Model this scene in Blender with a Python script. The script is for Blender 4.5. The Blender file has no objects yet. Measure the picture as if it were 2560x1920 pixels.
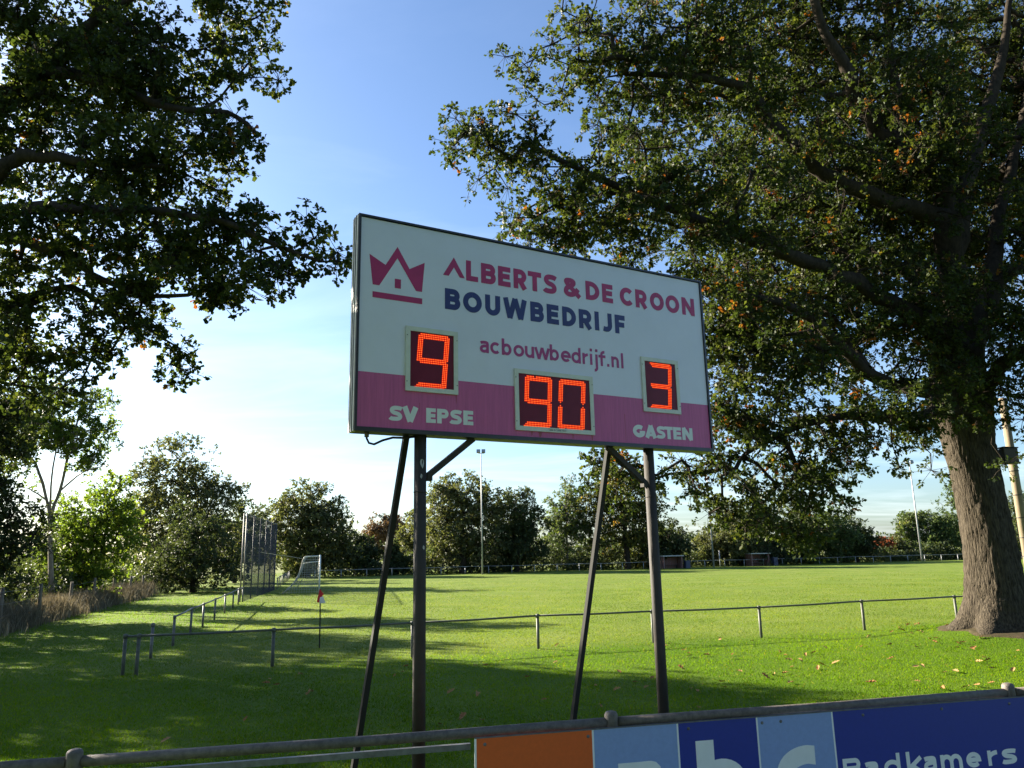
import bpy, math, random
import numpy as np
from mathutils import Vector, Matrix
D = bpy.data
scene = bpy.context.scene
col = scene.collection
rng = np.random.default_rng(7)
random.seed(7)
R = math.radians

# ------------------------------------------------------------------ camera
EYE = 2.35
cam = D.cameras.new('camera')
cam.sensor_width = 36.0
cam.lens = 27.0
cam.clip_start = 0.05
cam.clip_end = 6000.0
cam_ob = D.objects.new('camera', cam)
col.objects.link(cam_ob)
pitch, roll = R(12.4), R(1.2)
fw = Vector((0, math.cos(pitch), math.sin(pitch)))
r0 = Vector((1, 0, 0))
u0 = r0.cross(fw)
rt = r0 * math.cos(roll) - u0 * math.sin(roll)
up = r0 * math.sin(roll) + u0 * math.cos(roll)
m = Matrix((rt, up, -fw)).transposed().to_4x4()
m.translation = (0, 0, EYE)
cam_ob.matrix_world = m
scene.camera = cam_ob

# ------------------------------------------------------------------ sky, sun, exposure
SUN_EL, SUN_AZ = R(23), R(-59)          # azimuth from +Y, negative = to the left
world = D.worlds.new('World')
scene.world = world
world.use_nodes = True
nt = world.node_tree
N, Lk = nt.nodes, nt.links
N.clear()
w_out = N.new('ShaderNodeOutputWorld')
bg = N.new('ShaderNodeBackground')
bg.inputs['Strength'].default_value = 0.05
sky = N.new('ShaderNodeTexSky')
sky.sky_type = 'NISHITA'
sky.sun_disc = False
sky.sun_elevation = SUN_EL
sky.sun_rotation = SUN_AZ
sky.air_density = 1.0
sky.dust_density = 1.1
sky.ozone_density = 1.7
# thin high cloud: streaks low over the horizon and a faint veil higher up
tc = N.new('ShaderNodeTexCoord')
sep = N.new('ShaderNodeSeparateXYZ')
Lk.new(tc.outputs['Generated'], sep.inputs[0])
zc = N.new('ShaderNodeMath'); zc.operation = 'ADD'; zc.inputs[1].default_value = 0.08
Lk.new(sep.outputs['Z'], zc.inputs[0])
zm = N.new('ShaderNodeMath'); zm.operation = 'MAXIMUM'; zm.inputs[1].default_value = 0.03
Lk.new(zc.outputs[0], zm.inputs[0])
dx = N.new('ShaderNodeMath'); dx.operation = 'DIVIDE'
dy = N.new('ShaderNodeMath'); dy.operation = 'DIVIDE'
Lk.new(sep.outputs['X'], dx.inputs[0]); Lk.new(zm.outputs[0], dx.inputs[1])
Lk.new(sep.outputs['Y'], dy.inputs[0]); Lk.new(zm.outputs[0], dy.inputs[1])
cmb = N.new('ShaderNodeCombineXYZ')
Lk.new(dx.outputs[0], cmb.inputs[0]); Lk.new(dy.outputs[0], cmb.inputs[1])
mp = N.new('ShaderNodeMapping')
mp.inputs['Scale'].default_value = (0.55, 1.1, 1)
mp.inputs['Rotation'].default_value = (0, 0, R(20))
Lk.new(cmb.outputs[0], mp.inputs['Vector'])
cn = N.new('ShaderNodeTexNoise')
cn.inputs['Scale'].default_value = 1.15
cn.inputs['Detail'].default_value = 9
cn.inputs['Roughness'].default_value = 0.58
cn.inputs['Distortion'].default_value = 0.5
Lk.new(mp.outputs[0], cn.inputs['Vector'])
cr = N.new('ShaderNodeMapRange')
cr.inputs['From Min'].default_value = 0.47
cr.inputs['From Max'].default_value = 0.78
cr.inputs['To Max'].default_value = 0.24
Lk.new(cn.outputs['Fac'], cr.inputs['Value'])
cl = N.new('ShaderNodeMapRange')            # more cloud low down, only a veil high up
cl.inputs['From Min'].default_value = 0.04
cl.inputs['From Max'].default_value = 0.55
cl.inputs['To Min'].default_value = 1.0
cl.inputs['To Max'].default_value = 0.22
Lk.new(sep.outputs['Z'], cl.inputs['Value'])
cm_ = N.new('ShaderNodeMath'); cm_.operation = 'MULTIPLY'
Lk.new(cr.outputs[0], cm_.inputs[0]); Lk.new(cl.outputs[0], cm_.inputs[1])
mx = N.new('ShaderNodeMix'); mx.data_type = 'RGBA'
Lk.new(cm_.outputs[0], mx.inputs['Factor'])
tint = N.new('ShaderNodeMix'); tint.data_type = 'RGBA'; tint.blend_type = 'MULTIPLY'   # cooler, slightly violet October blue
tint.inputs['Factor'].default_value = 1
tint.inputs['B'].default_value = (.66, .78, .93, 1)
Lk.new(sky.outputs[0], tint.inputs['A'])
Lk.new(tint.outputs['Result'], mx.inputs['A'])
mx.inputs['B'].default_value = (8.5, 9, 9.8, 1)
Lk.new(mx.outputs['Result'], bg.inputs['Color'])
Lk.new(bg.outputs[0], w_out.inputs[0])

sun = D.lights.new('sun', 'SUN')
sun.energy = 5.0
sun.angle = R(0.53)
sun.color = (1.0, 0.9, 0.74)
sun_ob = D.objects.new('sun', sun)
col.objects.link(sun_ob)
to_sun = Vector((math.sin(SUN_AZ) * math.cos(SUN_EL), math.cos(SUN_AZ) * math.cos(SUN_EL), math.sin(SUN_EL)))
sun_ob.rotation_euler = to_sun.to_track_quat('Z', 'Y').to_euler()
sun_ob.location = to_sun * 60

vs = scene.view_settings
vs.view_transform = 'Standard'
vs.look = 'None'
vs.exposure = 2.4
vs.gamma = 1.0
vs.use_curve_mapping = False
cy = scene.cycles
cy.max_bounces = 6
cy.transparent_max_bounces = 8
cy.use_denoising = True

# ------------------------------------------------------------------ helpers
def tag(o, label=None, cat=None, group=None, kind=None):
    if label: o['label'] = label
    if cat: o['category'] = cat
    if group: o['group'] = group
    if kind: o['kind'] = kind
    return o

def empty(name, loc, label=None, cat=None, group=None):
    o = D.objects.new(name, None)
    o.empty_display_size = 0.2
    o.location = loc
    col.objects.link(o)
    return tag(o, label, cat, group)

def world_loc(o):
    v = Vector((0, 0, 0))
    while o is not None:
        v += Vector(o.location); o = o.parent
    return v

def link(name, me, parent=None, loc=None):
    o = D.objects.new(name, me)
    col.objects.link(o)
    if parent: o.parent = parent
    if loc is not None: o.location = loc
    return o

def np_mesh(name, V, F, mat=None, smooth=False, attr=None):
    """V (n,3) float, F (m,k) int: one mesh, k-gons."""
    V = np.asarray(V, np.float32); F = np.asarray(F, np.int32)
    me = D.meshes.new(name)
    me.vertices.add(len(V)); me.vertices.foreach_set('co', V.ravel())
    me.loops.add(F.size); me.loops.foreach_set('vertex_index', F.ravel())
    me.polygons.add(len(F))
    me.polygons.foreach_set('loop_start', np.arange(0, F.size, F.shape[1], dtype=np.int32))
    if attr is not None:
        a = me.attributes.new('tint', 'FLOAT', 'FACE')
        a.data.foreach_set('value', np.asarray(attr, np.float32))
    if smooth:
        me.polygons.foreach_set('use_smooth', np.ones(len(F), bool))
    me.update(calc_edges=True)
    if mat: me.materials.append(mat)
    return me

class MB:
    """collects shapes in world metres, then links them as one mesh object"""
    def __init__(s): s.v = []; s.f = []
    def add(s, vs_, fs):
        b = len(s.v)
        s.v += [tuple(v) for v in vs_]
        s.f += [tuple(b + i for i in f) for f in fs]
        return s
    def box(s, c, ax, ay, az):
        c, ax, ay, az = map(Vector, (c, ax, ay, az))
        P = [c + sx * ax + sy * ay + sz * az for sz in (-1, 1) for sy in (-1, 1) for sx in (-1, 1)]
        if ax.cross(ay).dot(az) < 0:
            return s.add(P, [(0, 1, 3, 2), (4, 6, 7, 5), (0, 4, 5, 1), (1, 5, 7, 3), (3, 7, 6, 2), (2, 6, 4, 0)])
        return s.add(P, [(2, 3, 1, 0), (5, 7, 6, 4), (1, 5, 4, 0), (3, 7, 5, 1), (2, 6, 7, 3), (0, 4, 6, 2)])
    def abox(s, x0, x1, y0, y1, z0, z1):
        return s.box(((x0 + x1) / 2, (y0 + y1) / 2, (z0 + z1) / 2), ((x1 - x0) / 2, 0, 0), (0, (y1 - y0) / 2, 0), (0, 0, (z1 - z0) / 2))
    def path(s, pts, radii, n=8, cap=True):
        pts = [Vector(p) for p in pts]
        if not hasattr(radii, '__len__'): radii = [radii] * len(pts)
        rings = []
        ref = Vector((0.31, 0.17, 0.93))
        prev = None
        for i, p in enumerate(pts):
            t = (pts[min(i + 1, len(pts) - 1)] - pts[max(i - 1, 0)]).normalized()
            if prev is None:
                a = t.cross(ref)
                if a.length < .1: a = t.cross(Vector((1, 0, 0)))
            else:
                a = prev - t * prev.dot(t)
            a.normalize(); b = t.cross(a); prev = a
            rings.append([p + (a * math.cos(2 * math.pi * k / n) + b * math.sin(2 * math.pi * k / n)) * radii[i] for k in range(n)])
        V = [q for rg in rings for q in rg]
        F = [(i * n + k, i * n + (k + 1) % n, (i + 1) * n + (k + 1) % n, (i + 1) * n + k) for i in range(len(pts) - 1) for k in range(n)]
        if cap:
            F.append(tuple(reversed(range(n))))
            F.append(tuple((len(pts) - 1) * n + k for k in range(n)))
        return s.add(V, F)
    def tube(s, a, b, r, r2=None, n=8): return s.path([a, b], [r, r if r2 is None else r2], n)
    def build(s, name, mat, parent=None, smooth=False, loc=None):
        me = D.meshes.new(name)
        org = world_loc(parent) if parent else Vector(loc or (0, 0, 0))
        me.from_pydata([(Vector(v) - org)[:] for v in s.v], [], s.f)
        if smooth:
            for p in me.polygons: p.use_smooth = len(p.vertices) == 4
        me.update()
        me.materials.append(mat)
        return link(name, me, parent, None if parent else loc)

# ------------------------------------------------------------------ materials
def M(name, c, rough=.6, metal=0., var=.15, scale=6., bump=0., bscale=60., spec=.5, stretch=None, c2=None, detail=5, bdist=.01):
    mt = D.materials.new(name); mt.use_nodes = True
    n, l = mt.node_tree.nodes, mt.node_tree.links
    p = n['Principled BSDF']
    p.inputs['Roughness'].default_value = rough
    p.inputs['Metallic'].default_value = metal
    p.inputs['Specular IOR Level'].default_value = spec
    g = n.new('ShaderNodeNewGeometry')
    mpn = n.new('ShaderNodeMapping')
    if stretch: mpn.inputs['Scale'].default_value = stretch
    l.new(g.outputs['Position'], mpn.inputs['Vector'])
    nz = n.new('ShaderNodeTexNoise')
    nz.inputs['Scale'].default_value = scale; nz.inputs['Detail'].default_value = detail; nz.inputs['Roughness'].default_value = .65
    l.new(mpn.outputs[0], nz.inputs['Vector'])
    rp = n.new('ShaderNodeValToRGB')
    a = c2 if c2 else tuple(x * (1 - var) for x in c)
    b = c if c2 else tuple(min(1, x * (1 + var)) for x in c)
    rp.color_ramp.elements[0].position = .32; rp.color_ramp.elements[1].position = .68
    rp.color_ramp.elements[0].color = (*a, 1); rp.color_ramp.elements[1].color = (*b, 1)
    l.new(nz.outputs['Fac'], rp.inputs[0]); l.new(rp.outputs[0], p.inputs['Base Color'])
    if bump:
        n2 = n.new('ShaderNodeTexNoise'); n2.inputs['Scale'].default_value = bscale; n2.inputs['Detail'].default_value = 4
        l.new(mpn.outputs[0], n2.inputs['Vector'])
        bp_ = n.new('ShaderNodeBump'); bp_.inputs['Strength'].default_value = bump; bp_.inputs['Distance'].default_value = bdist
        l.new(n2.outputs['Fac'], bp_.inputs['Height']); l.new(bp_.outputs[0], p.inputs['Normal'])
    return mt

def leaf_mat(name, stops, trans=.4, rough=.55, spec=.2, ttint=(1.35, 1.3, .6)):
    mt = D.materials.new(name); mt.use_nodes = True
    n, l = mt.node_tree.nodes, mt.node_tree.links
    p = n['Principled BSDF']; out = n['Material Output']
    p.inputs['Roughness'].default_value = rough
    p.inputs['Specular IOR Level'].default_value = spec
    at_ = n.new('ShaderNodeAttribute'); at_.attribute_name = 'tint'
    rp = n.new('ShaderNodeValToRGB')
    e = rp.color_ramp.elements
    while len(e) < len(stops): e.new(.5)
    for k, (pos, c) in enumerate(stops):
        e[k].position = pos; e[k].color = (*c, 1)
    l.new(at_.outputs['Fac'], rp.inputs[0]); l.new(rp.outputs[0], p.inputs['Base Color'])
    tr = n.new('ShaderNodeBsdfTranslucent')
    ml = n.new('ShaderNodeMix'); ml.data_type = 'RGBA'; ml.blend_type = 'MULTIPLY'
    ml.inputs['Factor'].default_value = 1
    l.new(rp.outputs[0], ml.inputs['A']); ml.inputs['B'].default_value = (*ttint, 1)
    l.new(ml.outputs['Result'], tr.inputs['Color'])
    ms = n.new('ShaderNodeMixShader'); ms.inputs[0].default_value = trans
    l.new(p.outputs[0], ms.inputs[1]); l.new(tr.outputs[0], ms.inputs[2]); l.new(ms.outputs[0], out.inputs['Surface'])
    return mt

ORANGE = (.2, .065, .014)
PAL = {
 'oak':    leaf_mat('oak_leaf', [(0, (.018, .032, .01)), (.45, (.04, .06, .015)), (.8, (.08, .094, .022)), (.87, (.15, .115, .022)), (.95, ORANGE)], .46),
 'dark':   leaf_mat('dark_leaf', [(0, (.026, .042, .018)), (.6, (.058, .08, .034)), (1, (.1, .12, .048))], .36),
 'olive':  leaf_mat('olive_leaf', [(0, (.045, .06, .028)), (.6, (.105, .12, .055)), (1, (.17, .175, .075))], .44),
 'mid':    leaf_mat('mid_leaf', [(0, (.04, .07, .026)), (.6, (.08, .12, .045)), (1, (.13, .17, .06))], .42),
 'light':  leaf_mat('light_leaf', [(0, (.055, .1, .02)), (.6, (.11, .165, .03)), (1, (.19, .22, .04))], .58),
 'lime':   leaf_mat('lime_leaf', [(0, (.06, .11, .018)), (.6, (.12, .185, .028)), (1, (.22, .27, .04))], .6),
 'birch':  leaf_mat('birch_leaf', [(0, (.045, .08, .028)), (.6, (.09, .13, .045)), (1, (.17, .18, .06))], .4),
 'yellow': leaf_mat('yellow_leaf', [(0, (.035, .055, .016)), (.5, (.085, .1, .025)), (.85, (.17, .15, .035)), (1, (.28, .14, .03))], .4),
 'copper': leaf_mat('copper_leaf', [(0, (.07, .045, .03)), (.6, (.14, .085, .05)), (1, (.2, .13, .07))], .25),
 'orange': leaf_mat('orange_leaf', [(0, (.16, .045, .018)), (.6, (.26, .075, .028)), (1, (.34, .12, .04))], .3),
 'straw':  leaf_mat('straw_blade', [(0, (.10, .088, .06)), (.6, (.2, .175, .12)), (1, (.3, .27, .19))], .2, .8, .1, (1.1, 1, .8)),
 'pitch':  leaf_mat('pitch_blade', [(0, (.052, .095, .008)), (.5, (.115, .172, .015)), (.9, (.168, .218, .03)), (1, (.26, .23, .09))], .5, .7, .08, (1.35, 1.3, .5)),
 'grass':  leaf_mat('grass_blade', [(0, (.036, .085, .002)), (.5, (.082, .16, .003)), (.9, (.13, .21, .006)), (1, (.22, .19, .06))], .58, .8, .03, (1.45, 1.4, .3)),
}
mBark = M('oak_bark', (.085, .07, .05), .95, 0, .3, 24, 1., 30, .08, (1, 1, .16), (.016, .013, .01), 7, .05)
mBark2 = M('branch_bark', (.052, .042, .031), .95, 0, .3, 10, .7, 40, .08, (1, 1, .4), (.02, .017, .013), 6, .02)
mBarkPale = M('pale_bark', (.3, .25, .19), .85, 0, .3, 9, .3, 40, .2, (1, 1, .5), (.16, .13, .1))
mGalv = M('weathered_galvanised_steel', (.2, .2, .195), .55, .35, .3, 14, .15, 90, .4, None, (.11, .105, .1))
mRailNear = M('mossy_grey_pipe', (.17, .145, .125), .65, .2, .3, 22, .3, 120, .35, None, (.085, .075, .066))
mGreenSteel = M('grey_green_painted_steel', (.12, .125, .1), .6, .1, .3, 12, .15, 60, .4, None, (.065, .07, .055))
mPostSteel = M('dark_brown_painted_steel', (.042, .035, .028), .75, 0, .3, 10, .2, 60, .4, (1, 1, .5), (.024, .021, .018))
mStrut = M('dark_green_steel', (.026, .026, .022), .8, 0, .3, 10, .1, 60, .2, None, (.028, .028, .026))
mAlu = M('aluminium_extrusion', (.8, .78, .75), .3, .35, .08, 30)
mFrameDark = M('dark_edge_profile', (.035, .038, .05), .4, .3, .2, 8)
mFrameWhite = M('white_display_frame', (.62, .64, .58), .5, 0, .07, 9, 0)
mWhite = M('white_sheet', (.68, .70, .83), .45, 0, .03, 2.5)
mCrimson = M('crimson_vinyl', (.42, .025, .13), .5, 0, .1, 5)
mMagenta = M('magenta_vinyl', (.40, .045, .2), .5, 0, .1, 5)
mNavy = M('navy_vinyl', (.018, .03, .16), .5, 0, .1, 5)
mLetterWhite = M('white_vinyl', (.70, .74, .74), .5, 0, .05, 5)
mBlack = M('black_print', (.02, .02, .02), .5, 0, .1)
mScreen = M('dark_red_acrylic', (.15, .013, .035), .45, 0, .15, 4, 0, 60, .2)
mPink = M('streaked_magenta_sheet', (.58, .12, .31), .5, 0, .1, 7, 0, 60, .4, (6, 6, .3), (.46, .095, .25))
mRust = M('rust_run', (.34, .06, .1), .6, 0, .2, 20)
mOrangeP = M('orange_board_print', (.68, .11, .012), .5, 0, .05, 30)
mLightBlue = M('light_blue_board_print', (.24, .34, .62), .5, 0, .05, 30)
mBlue = M('royal_blue_board_print', (.013, .03, .28), .5, 0, .06, 30)
mBoardWhite = M('white_board_print', (.8, .81, .8), .5, 0, .04)
mWoodOld = M('old_grey_wood', (.2, .17, .13), .9, 0, .3, 12, .4, 50, .2, (1, 1, .2), (.1, .085, .065))
mWoodPole = M('tan_wooden_pole', (.27, .22, .15), .9, 0, .2, 9, .2, 40, .1, (1, 1, .15), (.18, .145, .10))
mNet = M('dark_blue_netting', (.02, .025, .05), .7, 0, .1)
mNetWhite = M('white_cord', (.4, .385, .34), .8, 0, .1)
mGoal = M('white_goal_paint', (.72, .73, .7), .45, 0, .06)
mRed = M('red_flag_cloth', (.6, .025, .03), .8, 0, .1)
mFlagWhite = M('white_flag_cloth', (.75, .72, .72), .8, 0, .05)
mMast = M('grey_mast_steel', (.33, .34, .34), .5, .4, .1)
mRoof = M('pale_concrete_slab', (.42, .42, .38), .85, 0, .15)
mBench = M('dark_bench_board', (.05, .04, .035), .7)
mBin = M('dark_blue_plastic', (.03, .04, .075), .5)
mSoil = M('bare_soil', (.07, .05, .03), .95, 0, .35, 5, .9, 40, .1, None, (.03, .03, .012))
mLeafDead = M('dead_oak_leaf', (.34, .17, .06), .8, 0, .3, 40, 0, 60, .2, None, (.19, .08, .03))
mLeafDead2 = M('tan_oak_leaf', (.32, .19, .075), .8, 0, .3, 40, 0, 60, .2, None, (.26, .15, .06))

def brick_mat():
    mt = D.materials.new('red_brick_wall'); mt.use_nodes = True
    n, l = mt.node_tree.nodes, mt.node_tree.links
    b = n.new('ShaderNodeTexBrick'); g = n.new('ShaderNodeTexCoord')
    b.inputs['Color1'].default_value = (.2, .075, .055, 1); b.inputs['Color2'].default_value = (.14, .055, .045, 1)
    b.inputs['Mortar'].default_value = (.22, .2, .18, 1); b.inputs['Scale'].default_value = 4.5
    l.new(g.outputs['Object'], b.inputs['Vector']); l.new(b.outputs['Color'], n['Principled BSDF'].inputs['Base Color'])
    n['Principled BSDF'].inputs['Roughness'].default_value = .9
    return mt
mBrick = brick_mat()

def turf_mat(name, a, b, c, fine=9., lush=None):
    mt = D.materials.new(name); mt.use_nodes = True
    n, l = mt.node_tree.nodes, mt.node_tree.links
    p = n['Principled BSDF']; p.inputs['Roughness'].default_value = .85; p.inputs['Specular IOR Level'].default_value = .08
    g = n.new('ShaderNodeNewGeometry')
    n1 = n.new('ShaderNodeTexNoise'); n1.inputs['Scale'].default_value = fine; n1.inputs['Detail'].default_value = 8; n1.inputs['Roughness'].default_value = .75
    n2 = n.new('ShaderNodeTexNoise'); n2.inputs['Scale'].default_value = .35; n2.inputs['Detail'].default_value = 6; n2.inputs['Roughness'].default_value = .6
    l.new(g.outputs['Position'], n1.inputs['Vector']); l.new(g.outputs['Position'], n2.inputs['Vector'])
    r1 = n.new('ShaderNodeValToRGB'); e = r1.color_ramp.elements
    e[0].position = .3; e[0].color = (*a, 1); e[1].position = .7; e[1].color = (*b, 1)
    l.new(n1.outputs['Fac'], r1.inputs[0])
    mr = n.new('ShaderNodeMapRange'); mr.inputs['From Min'].default_value = .42; mr.inputs['From Max'].default_value = .72
    l.new(n2.outputs['Fac'], mr.inputs['Value'])
    mxx = n.new('ShaderNodeMix'); mxx.data_type = 'RGBA'
    l.new(mr.outputs[0], mxx.inputs['Factor']); l.new(r1.outputs[0], mxx.inputs['A']); mxx.inputs['B'].default_value = (*c, 1)
    if lush:
        sx = n.new('ShaderNodeSeparateXYZ'); l.new(g.outputs['Position'], sx.inputs[0])
        m1 = n.new('ShaderNodeMath'); m1.operation = 'MULTIPLY_ADD'; m1.inputs[1].default_value = -.31
        l.new(sx.outputs['X'], m1.inputs[0]); l.new(sx.outputs['Y'], m1.inputs[2])
        m2 = n.new('ShaderNodeMapRange'); m2.inputs['From Min'].default_value = 18.8; m2.inputs['From Max'].default_value = 21
        l.new(m1.outputs[0], m2.inputs['Value'])
        mz_ = n.new('ShaderNodeMix'); mz_.data_type = 'RGBA'
        ml = n.new('ShaderNodeMix'); ml.data_type = 'RGBA'; ml.blend_type = 'MULTIPLY'; ml.inputs['Factor'].default_value = 1; ml.inputs['B'].default_value = (*lush, 1)
        l.new(mxx.outputs['Result'], ml.inputs['A'])
        l.new(m2.outputs[0], mz_.inputs['Factor']); l.new(ml.outputs['Result'], mz_.inputs['A']); l.new(mxx.outputs['Result'], mz_.inputs['B'])
        l.new(mz_.outputs['Result'], p.inputs['Base Color'])
    else:
        l.new(mxx.outputs['Result'], p.inputs['Base Color'])
    n3 = n.new('ShaderNodeTexNoise'); n3.inputs['Scale'].default_value = 26; n3.inputs['Detail'].default_value = 5
    l.new(g.outputs['Position'], n3.inputs['Vector'])
    bp_ = n.new('ShaderNodeBump'); bp_.inputs['Strength'].default_value = .8; bp_.inputs['Distance'].default_value = .035
    l.new(n3.outputs['Fac'], bp_.inputs['Height']); l.new(bp_.outputs[0], p.inputs['Normal'])
    return mt
mTurf = turf_mat('pitch_turf', (.075, .118, .013), (.12, .168, .024), (.14, .172, .038), 9., (.55, .72, .22))
mMeadow = turf_mat('meadow_turf', (.12, .15, .05), (.18, .2, .075), (.2, .2, .09), 2.)

def led_mat(name, c, s):
    mt = D.materials.new(name); mt.use_nodes = True
    n, l = mt.node_tree.nodes, mt.node_tree.links
    n.clear(); e = n.new('ShaderNodeEmission'); o = n.new('ShaderNodeOutputMaterial')
    e.inputs['Color'].default_value = (*c, 1); e.inputs['Strength'].default_value = s
    l.new(e.outputs[0], o.inputs[0]); return mt
mLedRed = led_mat('red_led_glow', (1, .014, .004), .2)
mLedCore = led_mat('amber_led_core', (1, .3, .05), .3)

# ------------------------------------------------------------------ ground
def ground_z(x, y):
    """gentle unevenness of the lawn and the rise round the big oak"""
    x = np.asarray(x, float); y = np.asarray(y, float)
    z = .025 * np.sin(x * .55 + y * .21) * np.cos(y * .43 - x * .13)
    d2 = (x - 12.4) ** 2 + (y - 20.7) ** 2
    return z + .24 * np.exp(-d2 / 3.6)

def grid_sheet(name, xs, ys, fz, mat):
    X, Y = np.meshgrid(xs, ys)
    V = np.stack([X, Y, fz(X, Y)], -1).reshape(-1, 3)
    nx = len(xs)
    i, j = np.meshgrid(np.arange(nx - 1), np.arange(len(ys) - 1))
    a = (j * nx + i).ravel()
    F = np.stack([a, a + 1, a + nx + 1, a + nx], -1)
    return link(name, np_mesh(name, V, F, mat, True))

lawn = grid_sheet('pitch_lawn', np.r_[np.arange(-60, -30, 5), np.arange(-30, 31, .5), np.arange(35, 141, 5)],
                  np.r_[np.arange(-12, 4, 4), np.arange(4, 45, .5), np.arange(45, 126, 5)], ground_z, mTurf)
tag(lawn, kind='structure')
def mz(X, Y): return np.full(X.shape, -.06)
meadow = grid_sheet('meadow', np.linspace(-2500, 2500, 21), np.linspace(-300, 4500, 21), mz, mMeadow)
tag(meadow, kind='structure')

# ------------------------------------------------------------------ tables (metres)
RO_LIMBS = [
 [[12.65,20.6,5.96,0.526],[12.66,20.6,8.32,0.425],[12.47,20.4,10.72,0.364],[12.28,20.2,12.18,0.289],[10.94,19.6,13.06,0.267],[9.71,19.0,14.07,0.213],[9.32,18.6,14.91,0.16],[8.42,18.0,16.14,0.117],[7.94,17.5,18.02,0.064]],
 [[12.35,20.3,11.38,0.277],[10.19,19.3,11.41,0.213],[8.55,18.6,11.73,0.192],[7.72,18.2,12.14,0.176],[6.65,17.6,12.93,0.149],[6.03,17.2,13.53,0.128],[4.84,16.7,13.55,0.096],[2.79,16.0,13.23,0.053]],
 [[12.49,20.4,7.47,0.289],[10.21,19.3,8.42,0.245],[8.3,18.3,8.98,0.203],[6.12,17.3,9.46,0.16],[4.31,16.6,9.86,0.117],[2.64,16.0,10.3,0.085],[0.85,15.3,10.87,0.053]],
 [[12.11,20.3,6.16,0.256],[10.13,19.3,6.25,0.181],[8.8,18.6,6.63,0.16],[6.88,17.6,7.85,0.117],[5.57,17.0,8.05,0.075]],
 [[12.67,20.6,9.68,0.271],[13.16,20.9,11.49,0.277],[14.12,21.2,14.01,0.213],[15.37,21.6,16.44,0.171],[16.53,22.0,19.4,0.107],[17.4,22.3,22.69,0.075]],
 [[12.84,20.8,7.04,0.307],[13.73,21.4,9.24,0.298],[14.87,22.0,11.64,0.213],[16.22,22.5,14.53,0.16],[17.69,23.0,17.85,0.107]],
 [[11.71,20.0,12.67,0.213],[11.57,20.2,13.8,0.171],[11.49,20.3,16.51,0.128],[11.54,20.3,18.49,0.107],[11.69,20.3,20.97,0.064]],
 [[13.37,20.8,8.36,0.267],[13.72,20.4,9.52,0.213],[14.18,20.0,9.72,0.171],[15.46,19.6,10.31,0.128],[17.29,19.3,11.21,0.075]],
 [[12.69,20.4,6.3,0.235],[13.05,19.4,7.07,0.171],[13.63,18.6,7.33,0.107]],
 [[11.65,20.0,5.86,0.171],[9.78,18.8,5.45,0.128],[7.61,18.0,5.35,0.096],[5.63,17.5,4.66,0.064],[4.86,17.2,4.01,0.038]],
 [[12.91,21.0,6.29,0.298],[13.6,23.0,9.78,0.235],[13.0,25.0,13.87,0.171],[11.9,26.0,18.11,0.107]]]
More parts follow.
